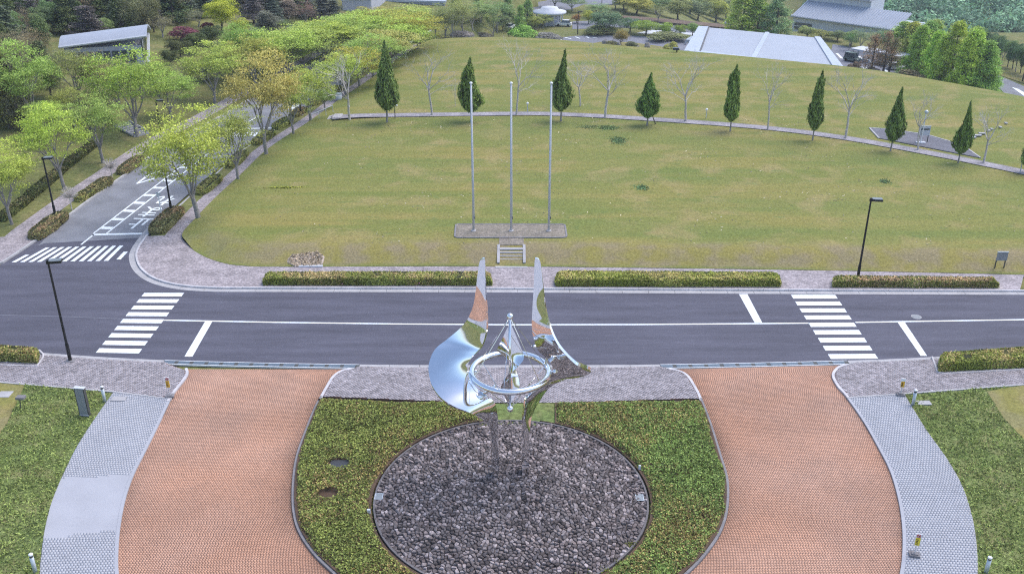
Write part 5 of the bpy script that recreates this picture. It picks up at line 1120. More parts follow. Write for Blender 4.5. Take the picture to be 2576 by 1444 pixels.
# avenue trees, wooded side
for i, (x, y, yt, w, c, lab) in enumerate(((32, 571, 355, 150, YG, 'bright spreading tree at the avenue mouth on the wooded side'), (165, 482, 265, 150, YG, 'bright spreading tree above the reddish brown hedge'), (260, 412, 238, 140, (.36, .46, .11), 'green tree beside the bare round shrub'), (345, 345, 125, 185, (.37, .46, .09), 'large dense tree behind the slope steps'), (432, 305, 178, 130, MG, 'green tree beyond the slope steps lamp'), (541, 266, 108, 150, YG, 'bright tree on the bank above the avenue bend'), (640, 232, 95, 160, (.36, .36, .08), 'olive tree on the bank behind the orange tinged tree'), (715, 205, 70, 180, YG, 'yellow green tree on the wooded side past the avenue bend'), (765, 185, 68, 170, MG, 'green tree on the wooded side above the bend'), (815, 165, 52, 190, YG, 'light tree on the wooded side near the half hidden lamp'), (868, 150, 42, 180, MG, 'green tree behind the half hidden lamp'), (915, 125, 32, 180, YG, 'yellow green tree on the wooded side near the crest'), (965, 108, 25, 170, (.40, .40, .07), 'vivid tree on the wooded side at the crest'), (1020, 98, 18, 160, YG, 'farthest yellow green tree on the wooded side'), (610, 190, 55, 90, MG, 'green tree on the upper bank behind the bright one'), (90, 330, 105, 150, MG, 'tall green tree under the curved roof building'), (200, 260, 130, 120, (.26, .28, .08), 'dull green tree before the curved roof building'))):
    plant_px('zel', x, y, yt, w, c, lab, 'avenue trees on the wooded side', var=i + 2)
# special trees of the wooded slope
plant_px('rnd', 560, 85, -8, 92, (.46, .46, .06), 'dense golden yellow round tree on the upper slope', var=0); plant_px('rnd', 612, 110, 48, 62, (.36, .42, .07), 'bright green round tree below the golden one', var=1)
plant_px('low', 470, 105, 70, 90, (.20, .07, .09), 'dark red maple bush on the slope'); plant_px('low', 522, 80, 58, 40, (.18, .06, .08), 'small dark red maple bush beside the golden tree')
for i, (x, y, yt, w) in enumerate(((455, 150, 100, 70), (495, 135, 82, 70), (535, 118, 65, 66), (430, 165, 125, 50))): plant_px('rnd', x, y, yt, w, (.10, .12, .045), 'dark evergreen dome in the row below the red maple', 'dark evergreen domes', var=i)
for i, (x, y, yt, w) in enumerate(((590, 145, 95, 90), (630, 140, 100, 60), (560, 150, 115, 50), (700, 75, 52, 70))): plant_px('dome', x, y, yt, w, (.17, .24, .09), 'soft blue green shrub tree below the golden tree', 'soft green shrub trees', var=i)
plant_px('pine', 225, 105, 18, 110, (.17, .15, .155), 'large grey purple conifer above the curved roof', var=0); plant_px('pine', 30, 150, 20, 120, (.13, .18, .11), 'tall blue grey conifer at the edge of the wood', var=1)
plant_px('cone', 30, 330, 118, 110, (.17, .17, .06), 'tall yellow tipped conifer in front of the dark wood', var=0); plant_px('spr', 55, 330, 150, 80, (.22, .19, .13), 'thin leafless brown tree before the dark conifer', var=0)
# the wood behind: rows of mixed trees
WR = np.random.default_rng(99)
wood = [('pine', (.11, .15, .08), 'dark blue green pine in the wood on the upper slope'), ('pine', (.18, .165, .15), 'greyish bare looking conifer in the wood on the upper slope'), ('tall', (.16, .22, .09), 'tall green broadleaf in the wood on the upper slope'), ('rnd', (.16, .25, .10), 'fresh green round tree in the wood on the upper slope'), ('haze', (.27, .23, .13), 'brownish budding tree in the wood on the upper slope'), ('cone', (.13, .17, .07), 'dark pointed conifer in the wood on the upper slope')]
for row, (py, n, hp) in enumerate(((-22, 20, 85), (2, 22, 105), (22, 24, 105), (42, 24, 100), (64, 22, 95), (88, 16, 85), (125, 8, 85), (170, 6, 95), (225, 4, 110), (290, 3, 120))):
    xm = (880, 870, 830, 760, 640, 400, 330, 200, 130, 80)[row]
    for i in range(n):
        x = -40 + (xm + 40) * (i + WR.uniform(.1, .9)) / n; y = py + WR.uniform(-9, 9)
        if 120 < x < 400 and 92 < y < 230 or 510 < x < 640 and 45 < y < 120 or 400 < x < 560 and 60 < y < 165: continue
        k, c, lab = wood[int(WR.integers(6))]
        if row > 5: k, c, lab = wood[int(WR.choice([2, 3, 4, 5]))]
        if row == 5 and x > 330: k = 'dome'; c = (.2, .22, .1); lab = 'soft green dome tree at the edge of the wood'
        p = at_t(x, y); s = depth(p) / FOC; h = hp * WR.uniform(.75, 1.25) * s * 1.06; plant(k, p, h, h * WR.uniform(.62, .9), c, lab, lab.split(' in the ')[0] + ' group')
for i, (k, x, y, yt, w, c) in enumerate((('zel', 395, 235, 150, 90, MG), ('haze', 470, 215, 150, 90, (.28, .28, .13)), ('dome', 520, 205, 160, 70, (.20, .28, .11)), ('zel', 590, 205, 120, 110, MG), ('zel', 655, 175, 95, 110, YG), ('dome', 690, 150, 100, 90, (.22, .32, .11)), ('zel', 735, 150, 75, 110, (.38, .40, .10)), ('zel', 790, 128, 55, 110, MG), ('dome', 845, 110, 62, 100, (.24, .34, .11)), ('zel', 870, 100, 40, 110, YG), ('rnd', 920, 85, 20, 90, (.34, .34, .10)), ('zel', 975, 80, 15, 110, (.40, .36, .11)), ('zel', 1045, 85, 20, 110, YG), ('haze', 1095, 95, 15, 80, (.34, .38, .13)), ('dome', 760, 100, 60, 80, (.17, .22, .10)), ('haze', 820, 85, 40, 80, (.26, .20, .15)), ('zel', 300, 260, 150, 110, (.30, .30, .12)), ('haze', 250, 235, 125, 90, (.30, .27, .15)), ('haze', 190, 225, 120, 90, (.28, .27, .14)), ('rnd', 130, 250, 150, 90, MG), ('zel', 60, 290, 175, 120, (.26, .32, .10)), ('rnd', 20, 215, 105, 110, (.19, .26, .11)), ('haze', 110, 215, 115, 110, (.25, .27, .15)), ('zel', 190, 320, 225, 110, (.32, .36, .10)), ('zel', 130, 370, 250, 100, MG), ('dome', 640, 120, 75, 90, (.19, .27, .11)), ('tall', 680, 95, 20, 80, (.17, .19, .14)), ('haze', 770, 75, 0, 60, (.33, .22, .17)), ('pine', 815, 55, -10, 90, (.14, .17, .14)), ('pine', 845, 60, 0, 80, (.15, .17, .14)))):
    lb_ = {'zel': 'spreading fresh leaved tree', 'haze': 'thin budding brownish tree', 'dome': 'soft green dome tree', 'rnd': 'dense green round tree', 'tall': 'greyish pointed tree', 'pine': 'dark grey green pine'}[k] + ' of the mixed planting behind the avenue row'; plant_px(k, x, y, yt, w, c, lb_, lb_.split(' of the ')[0] + ' of the mixed planting', var=i)
for i, (k, x, y, yt, w, c, lab) in enumerate((('pine', 300, 72, 5, 80, (.15, .19, .12), 'dark pine above the curved roof'), ('tall', 340, 68, 0, 70, (.22, .26, .11), 'dull green tree above the curved roof'), ('pine', 385, 70, 8, 80, (.20, .18, .15), 'brownish pine above the gable of the curved roof'), ('haze', 410, 95, 40, 80, (.30, .26, .15), 'budding brown tree at the gable of the curved roof'), ('pine', 430, 55, -10, 80, (.12, .17, .11), 'dark pine behind the red maple'), ('pine', 475, 50, -15, 80, (.13, .17, .12), 'dark blue pine behind the red maple'), ('haze', 500, 70, 25, 70, (.28, .28, .15), 'olive budding tree behind the red maple'), ('pine', 520, 45, -15, 80, (.12, .16, .11), 'dark pine beside the golden tree'), ('pine', 640, 60, -10, 90, (.18, .17, .17), 'grey pine past the golden tree'), ('pine', 685, 55, -12, 90, (.15, .18, .14), 'blue grey pine past the golden tree'), ('tall', 725, 60, -8, 70, (.24, .21, .16), 'brown pointed tree past the golden tree'), ('pine', 770, 50, -15, 90, (.13, .17, .14), 'dark pine near the grey store'), ('tall', 180, 85, 10, 80, (.19, .27, .12), 'green pointed tree beside the purple conifer'), ('rnd', 260, 95, 45, 70, (.23, .31, .12), 'fresh green tree just above the curved roof'))):
    plant_px(k, x, y, yt, w, c, lab, None, var=i)
# band of trees along the avenue crest, beyond the lawn
for i, (k, x, y, yt, w, c, lab) in enumerate((('haze', 1140, 108, 12, 70, (.28, .33, .12), 'pale budding tree at the crest end of the avenue'), ('haze', 1190, 106, 20, 70, (.30, .34, .13), 'pale budding tree second beyond the lawn crest'), ('haze', 1240, 104, 30, 60, (.24, .30, .12), 'pale budding tree third beyond the lawn crest'), ('dome', 1228, 90, 45, 50, (.16, .21, .09), 'small dark dome tree beyond the lawn crest'), ('low', 1165, 105, 80, 80, (.27, .27, .24), 'greyish bare shrub thicket at the crest'), ('low', 1215, 104, 84, 70, (.27, .24, .20), 'brownish grey shrub thicket at the crest'), ('dome', 1280, 98, 68, 32, (.20, .23, .08), 'little round tree on the far verge'), ('cone', 1305, 100, 15, 50, (.30, .42, .11), 'fresh green cone tree beyond the lawn crest'), ('low', 1318, 108, 70, 95, (.26, .42, .08), 'vivid green spreading bush at the crest'), ('low', 1380, 110, 84, 90, (.27, .26, .25), 'grey twiggy bush beside the vivid green one'), ('cone', 1280, 60, -10, 60, (.27, .36, .14), 'tall pale cone tree behind the far verge'), ('cone', 1325, 60, 0, 50, (.28, .38, .13), 'pale green cone tree beside the white pavilion'), ('rnd', 1345, 78, 42, 40, (.28, .30, .08), 'olive round tree before the white pavilion'), ('dome', 1450, 60, 38, 30, (.38, .22, .09), 'small rust coloured tree beside the white pavilion'), ('dome', 1480, 62, 26, 40, (.36, .38, .06), 'small yellow green tree beside the rust coloured one'), ('rnd', 1520, 88, 28, 85, (.17, .25, .12), 'large dark green tree above the parking bays'), ('dome', 1585, 82, 45, 60, (.16, .26, .12), 'smaller dark green tree beside the large one'), ('dome', 1562, 118, 78, 45, (.33, .28, .09), 'ochre windswept pine on the rock island'), ('dome', 1625, 90, 52, 75, (.30, .40, .06), 'bright green round tree at the car park edge'), ('dome', 1672, 92, 60, 55, (.32, .40, .07), 'bright green tree second along the car park edge'), ('dome', 1712, 94, 62, 40, (.28, .38, .08), 'bright green tree third along the car park edge'), ('dome', 1742, 92, 60, 45, (.22, .34, .10), 'blue green tree at the corner of the low roof building'), ('low', 1690, 140, 110, 50, (.42, .42, .12), 'yellow green bush below the bend of the car park'), ('rnd', 1600, 38, -5, 90, (.38, .38, .09), 'yellow tinged roadside tree behind the car park'), ('rnd', 1650, 36, -4, 80, (.18, .24, .10), 'dark roadside tree behind the car park'), ('haze', 1655, 58, 8, 60, (.30, .33, .13), 'olive feathery tree at the roadside'), ('rnd', 1705, 50, 0, 80, (.28, .30, .10), 'olive roadside tree in the row behind the car park'), ('rnd', 1755, 52, 0, 75, (.20, .26, .11), 'green roadside tree in the row behind the car park'), ('rnd', 1800, 56, 2, 75, (.36, .36, .08), 'yellowish roadside tree near the tall redwoods'), ('red', 1866, 88, -30, 105, (.40, .54, .10), 'tall bright green redwood behind the low roof building'), ('red', 1905, 90, -25, 100, (.34, .48, .11), 'second tall redwood behind the low roof building'), ('red', 1950, 95, -18, 90, (.28, .38, .20), 'silvery loose tree beside the tall redwoods'), ('dome', 2065, 100, 76, 70, (.26, .29, .09), 'olive clump between the low roof and the factory'), ('dome', 2105, 106, 80, 55, (.17, .22, .09), 'dark clump between the low roof and the factory'), ('rnd', 2222, 128, 78, 62, (.27, .36, .10), 'full green tree hiding the far end of the factory'), ('rnd', 2258, 134, 82, 60, (.33, .38, .10), 'yellowish full tree beyond the end of the factory'), ('haze', 2165, 130, 68, 60, (.24, .33, .17), 'silvery slim tree before the factory'), ('haze', 2200, 135, 66, 60, (.25, .33, .18), 'silvery slim tree second before the factory'), ('haze', 2135, 128, 80, 40, (.20, .34, .10), 'small green tree before the factory'), ('spr', 2190, 188, 85, 75, (.30, .23, .12), 'rusty sparse larch behind the lawn crest'), ('spr', 2220, 192, 80, 75, (.33, .22, .13), 'second rusty sparse larch behind the lawn crest'), ('spr', 2235, 190, 92, 70, (.27, .26, .12), 'olive sparse larch beside the rusty ones'))):
    plant_px(k, x, y, yt, w, c, lab, None, var=i)
for i, (x, y, yt, w, c) in enumerate(((2318, 185, 58, 80, (.22, .33, .10)), (2440, 200, 75, 80, (.28, .40, .08)), (2475, 245, 130, 70, (.22, .36, .09)), (2300, 205, 70, 80, (.26, .38, .07)), (2345, 218, 85, 85, (.32, .42, .07)), (2385, 235, 62, 90, (.33, .42, .065)), (2430, 245, 80, 95, (.27, .40, .07)), (2462, 250, 110, 80, (.22, .36, .085)), (2358, 232, 95, 70, (.29, .42, .07)), (2415, 248, 100, 75, (.33, .44, .065)), (2290, 160, 62, 90, (.30, .36, .08)), (2335, 170, 58, 90, (.27, .36, .09)), (2260, 150, 60, 80, (.25, .34, .09)))): plant_px('red', x, y, yt - 6, w * 1.1, tuple(q * 1.3 for q in c), ('yellow green' if c[0] > .285 else 'deep green') + ' pointed tree in the grove behind the lawn crest', ('yellow green' if c[0] > .285 else 'deep green') + ' grove trees', var=i)
for (x, y, yt, w, c, lab) in ((2290, 222, 180, 110, (.20, .17, .09), 'dark brownish thicket at the foot of the grove'), (2500, 262, 240, 80, (.27, .19, .13), 'low reddish bramble past the grove'), (2330, 232, 205, 90, (.19, .22, .09), 'dark green thicket in front of the grove'), (2195, 192, 172, 50, (.28, .22, .14), 'brown twiggy shrub at the crest by the larches'), (2150, 185, 160, 45, (.26, .22, .15), 'brown twiggy shrub at the gable of the low roof building')): plant_px('low', x, y, yt, w, c, lab)
for i, (k, x, y, yt, w, c, lab) in enumerate((('zel', 1120, 100, 10, 75, (.34, .40, .15), 'pale spring green tree at the bend of the avenue end'), ('zel', 1165, 95, 0, 75, (.38, .42, .16), 'pale olive tree beyond the grey shrub thicket'), ('cone', 1150, 60, -20, 55, (.38, .44, .12), 'slim yellow green tree behind the office block'), ('zel', 1210, 90, 5, 70, (.32, .40, .16), 'pale tree behind the brownish shrub thicket'), ('zel', 1250, 84, 0, 70, (.28, .38, .15), 'soft green tree behind the far verge'), ('cone', 1205, 50, -20, 50, (.36, .42, .14), 'slim pale tree by the far access road'), ('rnd', 1265, 80, 40, 45, (.20, .28, .12), 'small dark round tree on the far verge'), ('zel', 1365, 72, 38, 50, (.36, .40, .12), 'small olive tree shading the white pavilion'), ('zel', 1440, 30, -12, 70, (.28, .36, .14), 'green tree beside the far access road'), ('zel', 1395, 22, -20, 70, (.28, .36, .14), 'green tree behind the white pavilion'), ('zel', 1500, 45, 8, 60, (.28, .40, .16), 'light tree on the sloping grass by the access road'), ('rnd', 1570, 30, -18, 70, (.34, .40, .11), 'yellow green tree at the edge of the sloping grass'), ('rnd', 1630, 25, -20, 80, (.24, .33, .13), 'green tree in the second row behind the car park'), ('rnd', 1735, 35, -18, 80, (.28, .34, .13), 'dull green tree in the second row behind the car park'), ('rnd', 1785, 40, -14, 80, (.38, .40, .12), 'yellow tinged tree in the second row near the redwoods'), ('rnd', 1825, 52, -5, 70, (.26, .33, .13), 'green tree at the foot of the redwoods'), ('rnd', 2030, 96, 68, 55, (.30, .36, .12), 'olive tree before the factory windows'), ('rnd', 2140, 118, 78, 55, (.24, .33, .13), 'green tree before the factory wall'))):
    plant_px(k, x, y, yt, w, c, lab, None, var=i)
# wooded edge across the field and the far forested hillside
for i in range(14):
    x = 2455 + i * 11 + WR.uniform(-4, 4); plant_px('rnd' if i % 3 else 'haze', x, 128 + i * 6.0 + WR.uniform(-2, 2), 70 + i * 4.5, 42, [(.13, .22, .10), (.18, .26, .10), (.11, .17, .08)][i % 3], 'tree at the wood edge across the far field', 'wood edge across the far field', var=i)
fr = np.random.default_rng(17); P = []; T = []; Nn_ = []
cr = np.c_[fr.uniform(-30, 330, 5200), fr.uniform(305, 520, 5200)]; cr = cr[in_view(cr, -30, 40, 40) & (cr[:, 0] > cr[:, 1] * .30 + 2)]; zc = tz(cr[:, 0], cr[:, 1])
for (x, y), z in zip(cr, zc):
    R = fr.uniform(2.4, 5.4); n = 62; q = fr.normal(size=(n, 3)); q /= np.linalg.norm(q, axis=1)[:, None]; q[:, 2] = np.abs(q[:, 2]); P.append(np.array([x, y, z + R * fr.uniform(1.2, 2.2)]) + q * R * np.array([1, 1, 1.1]) * fr.uniform(.8, 1.05, (n, 1))); Nn_.append(q); T.append(np.clip(.35 * q[:, 2] + fr.uniform(-.3, .45) + fr.uniform(0, .25, n), -.3, 1.1))
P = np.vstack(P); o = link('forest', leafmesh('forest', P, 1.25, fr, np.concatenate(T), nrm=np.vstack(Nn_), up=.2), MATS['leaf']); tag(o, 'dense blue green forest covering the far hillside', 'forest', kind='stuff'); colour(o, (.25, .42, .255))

# ------------------------------------------------------------------ far roads and car parks
ZF = -14.05
def patch(name, px, m, lab, z=ZF): mb = MB(); mb.prism([tuple(at(x, y, z)[:2]) for x, y in px], z - .6, z); return struct(name, mb, MATS[m], lab)
patch('car_park', [(1330, 118), (1385, 98), (1450, 91), (1580, 90), (1720, 98), (1800, 112), (1790, 160), (1600, 170), (1300, 150)], 'asphalt_far', 'asphalt loop of the car park beyond the lawn crest', -14.10)
patch('field', [(1440, 128), (1475, 112), (1510, 106), (1590, 107), (1665, 118), (1692, 128), (1690, 150), (1400, 150)], 'lawn_turf', 'grass island inside the car park loop', -14.06)
patch('road', [(1440, 74), (1560, 70), (1625, 72), (1760, 84), (1760, 74), (1640, 58), (1590, 48), (1440, 55)], 'asphalt_far', 'asphalt road behind the car park hedge', -14.08)
patch('road', [(1100, 40), (1430, 26), (1560, 8), (1540, -10), (1200, 2), (1090, 12)], 'asphalt_far', 'far access road at the edge of the works site', -14.08)
patch('road', [(1085, 108), (1140, 100), (1180, 78), (1260, 70), (1260, 62), (1160, 66), (1095, 90)], 'asphalt_far', 'end of the avenue bending away beyond the crest', -14.09)
patch('pavement', [(1600, 84), (1780, 94), (1780, 86), (1640, 76)], 'wall_white', 'pale pavement behind the bright green trees', -14.05)
patch('field', [(1420, 30), (1560, 40), (1580, 22), (1470, 12)], 'wild_turf', 'sloping grass by the far access road', -14.02)
patch('verge', [(1560, 44), (1640, 54), (1960, 82), (1960, 74), (1650, 46), (1570, 40)], 'brown_ground', 'brown verge below the roadside trees', -14.0)
patch('car_park', [(2095, 112), (2200, 130), (2330, 150), (2420, 175), (2330, 230), (2150, 205), (2080, 170)], 'asphalt_far', 'asphalt car park behind the lawn crest at the larches', -14.08)
patch('road', [(2496, 192), (2512, 190), (2600, 228), (2650, 260), (2650, 300), (2560, 262), (2500, 212)], 'asphalt_old', 'road descending past the green grove', -14.06)
patch('field', [(2470, 150), (2600, 185), (2680, 205), (2680, 235), (2600, 218), (2510, 188), (2440, 170)], 'lawn_turf', 'mown field across the far road', -14.03)
for x0, y0, x1, y1 in ((1372, 99, 1392, 103), (1395, 97, 1415, 101), (1421, 95, 1437, 99), (1447, 93.5, 1459, 98), (1475, 93, 1482, 97), (1488, 94.5, 1502, 97)):
    mb = MB(); line(mb, at(x0, y0, -14.06)[:2], at(x1, y1, -14.06)[:2], .45, -14.05); marking('bay_line', mb, 'white parking bay line in the car park loop')
for x0, y0, x1, y1 in ((2105, 135, 2118, 148), (2140, 137, 2146, 143), (2160, 142, 2168, 150), (2185, 150, 2196, 162), (2150, 165, 2165, 178), (2165, 168, 2185, 186), (2178, 170, 2200, 192), (2225, 175, 2240, 190), (2262, 168, 2274, 178)):
    mb = MB(); line(mb, at(x0, y0, -14.06)[:2], at(x1, y1, -14.06)[:2], .6, -14.05); marking('bay_line', mb, 'white parking bay line in the car park by the larches')
mb = MB(); quad(mb, [at(*q, -14.05)[:2] for q in ((2545, 220), (2560, 224), (2600, 246), (2590, 252))], -14.04); marking('arrow_marking', mb, 'white arrow painted on the descending road')
def rock(px, py, w, h, lab, seed, z=-14.06):
    p = at(px, py, z); r = np.random.default_rng(seed); s = w / FOC * depth(p); n = 9; V = []; F = []
    for i, (f, zz) in enumerate(((1, -.1), (.95, .35), (.7, .8), (.3, 1.0))):
        for k in range(n): a_ = 2 * math.pi * k / n; V.append((p[0] + s / 2 * f * math.cos(a_) * r.uniform(.8, 1.1), p[1] + s / 2.4 * f * math.sin(a_) * r.uniform(.8, 1.1), z + h * zz * r.uniform(.85, 1.1)))
    F = [(i * n + k, i * n + (k + 1) % n, (i + 1) * n + (k + 1) % n, (i + 1) * n + k) for i in range(3) for k in range(n)] + [tuple(3 * n + k for k in range(n))]
    mb = MB(); mb.add(V, F); tag(mb.build('rock', MATS['rock']), lab, 'rock')
rock(1521, 116, 18, 1.5, 'dark flat rock at the end of the grass island', 1); rock(1556, 121, 12, 1.4, 'pale upright rock on the grass island', 2); rock(1628, 120, 16, 1.2, 'grey boulder past the windswept pine', 3); rock(1590, 118, 34, .9, 'low mossy rock under the windswept pine', 4)
for (x, y, w, c, lab) in ((1540, 118, 50, (.20, .20, .09), 'clipped low mound beside the pale rock'), (1510, 86, 110, (.24, .26, .09), 'clipped hedge under the large dark green tree'), (1680, 100, 130, (.22, .24, .09), 'low hedge under the bright green trees'), (1590, 120, 40, (.18, .19, .09), 'clipped mound under the windswept pine')):
    p = at(x, y, -14.06); s = w / FOC * depth(p); plant('low', p, 1.7 if w > 60 else 1.3, s, c, lab)
# far lamp posts and signs
for (x, y, yt, lab) in ((1453, 87, 30, 'black lamp post beside the car park bays'), (1513, 32, 0, 'far black pole by the access road'), (1548, 24, -6, 'second far black pole by the access road'), (2499, 223, 195, 'black lamp post beside the descending road'), (2572, 205, 170, 'thin dark lamp post at the far field')):
    p = at(x, y, ZF); t = thing('lamp_post', lab, 'lamp post', (p[0], p[1], ZF), group='far lamp posts'); h_ = hpx(p, yt); MB().tube([(0, 0, 0), (0, 0, h_)], [.14, .1], 7).build('pole', MATS['black_paint'], t); mb = MB(); mb.box((.5, 0, h_), (1.2, .4, .2)); mb.build('lamp_head', MATS['black_paint'], t)
for (x, y, yt, w, lab) in ((1699, 99, 84, .5, 'white marker post at the car park hedge'), (1724, 113, 104, .4, 'small white marker post at the car park bend'), (1834, 64, 55, 2.6, 'white sign board by the roadside trees')):
    p = at(x, y, ZF); h_ = hpx(p, yt); t = thing('marker_post' if w < 1 else 'sign_board', lab, 'sign' if w > 1 else 'post', (p[0], p[1], ZF)); mb = MB(); mb.box((0, 0, h_ * (.5 if w < 1 else .65)), (w, .25, h_ * (1 if w < 1 else .7))); mb.build('panel', MATS['wall_white'], t); mb = MB(); mb.box((0, 0, .2), (w * .6, .3, .4)); mb.build('foot', MATS['concrete'], t)
p = at(1702, 137, -6); t = thing('ground_spotlight', 'black ground spotlight at the lawn crest', 'spotlight', (*at(1702, 140, .3)[:2], .3)); MB().tube([(0, 0, 0), (0, 0, .9)], .1, 6).build('post', MATS['black_paint'], t); mb = MB(); mb.box((-.2, 0, 1.0), (.9, .5, .35)); mb.build('head', MATS['car_blue'], t)

# ------------------------------------------------------------------ cars
def car(px, py, rz, paint, lab, L=4.2, W=1.75, H=1.55, z=ZF, van=False):
    p = at(px, py, z); t = thing('car' if not van else 'van', lab, 'car' if not van else 'van', (p[0], p[1], z), rz)
    lo = [(-L / 2, .25), (L / 2, .25), (L / 2, .75), (L / 2 - .25, .9), (-L / 2 + .1, .95), (-L / 2, .8)]; hi = [(-L / 2 + (.08 if van else .3), .9), (L / 2 - (.7 if van else 1.25), .9), (L / 2 - (1.1 if van else 1.85), H), (-L / 2 + (.2 if van else .7), H)]
    def ext(prof, w0, w1, m, nm, par):
        n = len(prof); V = [(x, -w0 / 2 if k < 2 or w0 == w1 else -w1 / 2, zz) for k, (x, zz) in enumerate(prof)] + [(x, w0 / 2 if k < 2 or w0 == w1 else w1 / 2, zz) for k, (x, zz) in enumerate(prof)]; mb = MB(); mb.add(V, [tuple(range(n)), tuple(range(2 * n - 1, n - 1, -1))] + [(k, n + k, n + (k + 1) % n, (k + 1) % n) for k in range(n)]); return mb.build(nm, MATS[m], par)
    b = ext(lo, W, W, paint, 'body', t); ext(hi, W * .94, W * .8, 'glass_dark', 'cabin', t); mb = MB(); mb.box(((hi[2][0] + hi[3][0]) / 2, 0, H + .02), (hi[2][0] - hi[3][0] + .1, W * .78, .06)); mb.build('roof', MATS[paint], t)
    for sx in (-1, 1):
        for sy in (-1, 1): mb = MB(); mb.tube([(sx * L * .31, sy * (W / 2 - .2), .32), (sx * L * .31, sy * (W / 2 + .02), .32)], .32, 12); mb.build('wheel', MATS['tyre'], t)
    for sy in (-1, 1):
        mb = MB(); mb.box((L / 2, sy * W * .36, .68), (.06, .35, .14)); mb.build('headlight', MATS['wall_white'], t); mb = MB(); mb.box((-L / 2, sy * W * .4, .72), (.06, .2, .2)); mb.build('tail_light', MATS['red_paint'], t)
car(1418, 66, 2.9, 'car_white', 'white car parked beside the white pavilion'); car(2143, 155, -.9, 'car_green', 'dark green van leaving the bays by the larches', 3.6, 1.6, 1.9, van=True); car(2253, 176, -.5, 'car_white', 'white car at the edge of the green grove', 4.0); car(1228, 6, .1, 'car_blue', 'dark car beyond the far access road'); car(1282, 74, 1.2, 'car_white', 'pale car half hidden behind the far verge trees')

# ------------------------------------------------------------------ buildings
def quad_slab(name, C, th, m, parent):
    """a sloping slab from four corner points (counter-clockwise from above)"""
    C = [np.asarray(c, float) for c in C]; mb = MB(); V = [*C, *[c - np.array([0, 0, th]) for c in C]]; mb.add(V, [(0, 1, 2, 3), (7, 6, 5, 4), (0, 4, 5, 1), (1, 5, 6, 2), (2, 6, 7, 3), (3, 7, 4, 0)]); return mb.build(name, MATS[m], parent)
ZE, ZRg = -9.0, -8.6
c_fl, c_fr, c_br, c_bl = at(1747, 131, ZE), at(2113, 181, ZE), at(2058, 96, ZRg), at(1772, 69, ZRg)
g = thing('low_building', 'long low building with broad pale metal roof beyond the lawn crest', 'building', (0, 0, 0))
quad_slab('roof', (c_fl, c_fr, c_br, c_bl), .5, 'roof_metal', g)
mid = lambda a_, b_, t_: a_ + (b_ - a_) * t_
up3 = np.array([0, 0, .25])
quad_slab('ridge_cap', (mid(c_fl, c_fr, .405) + up3, mid(c_fl, c_fr, .44) + up3, mid(c_bl, c_br, .585) + up3, mid(c_bl, c_br, .55) + up3), .3, 'roof_trim', g)
quad_slab('eave_trim', (c_fl + up3 - [1.2, .6, 0], c_fr + up3 + [1.0, -1.2, 0], mid(c_fr, c_br, .06) + up3, mid(c_fl, c_bl, .06) + up3 - [1.2, 0, 0]), .55, 'roof_trim', g)
quad_slab('gable_trim', (c_fl + up3 - [2.2, 0, 0], mid(c_fl, c_fr, .035) + up3, mid(c_bl, c_br, .035) + up3, c_bl + up3 - [1.4, 0, 0]), .5, 'roof_trim', g); quad_slab('gable_trim', (mid(c_fr, c_fl, .03) + up3, c_fr + up3 + [1.2, 0, 0], c_br + up3 + [.5, 0, 0], mid(c_br, c_bl, .03) + up3), .5, 'roof_trim', g)
quad_slab('gable_gap', (mid(c_fl, c_fr, .036) + up3 * 1.2, mid(c_fl, c_fr, .046) + up3 * 1.2, mid(c_bl, c_br, .046) + up3 * 1.2, mid(c_bl, c_br, .036) + up3 * 1.2), .3, 'wall_dark', g)
ins = lambda c, k: c + (np.mean([c_fl, c_fr, c_br, c_bl], 0) - c) * k
W4 = [ins(c, .035) for c in (c_fl, c_fr, c_br, c_bl)]; mb = MB(); mb.prism([tuple(c[:2]) for c in W4], -14.1, -9.5); mb.build('wall', MATS['wall_dark'], g)
for k in range(9):
    q = mid(W4[0], W4[1], .08 + .1 * k); e = (W4[1] - W4[0]) / np.linalg.norm(W4[1] - W4[0]); nrm_ = np.array([e[1], -e[0], 0]); mb = MB(); mb.box(q + nrm_ * .08 + np.array([0, 0, -2.2 + (14.1 - 14.1)]), (2.0, .12, 1.6), Matrix.Rotation(math.atan2(e[1], e[0]), 3, 'Z')); wdw = mb.build('window', MATS['glass_dark'], g)
    mb = MB(); mb.box(q + nrm_ * .16 + np.array([0, 0, -3.1]), (2.2, .12, .12), Matrix.Rotation(math.atan2(e[1], e[0]), 3, 'Z')); mb.build('sill', MATS['pale_metal'], wdw)
cp = [at(x, y, -9.8) for x, y in ((1725, 100), (1752, 104), (1800, 104), (1800, 92), (1740, 91))]; mb = MB(); mb.prism([tuple(c[:2]) for c in cp], -10.3, -9.8); mb.build('porch_roof', MATS['roof_trim'], g)
for c in (cp[0], cp[1]): MB().tube([(c[0] + .8, c[1] + .5, -14.1), (c[0] + .8, c[1] + .5, -10.2)], .2, 8).build('porch_post', MATS['wall_white'], g)
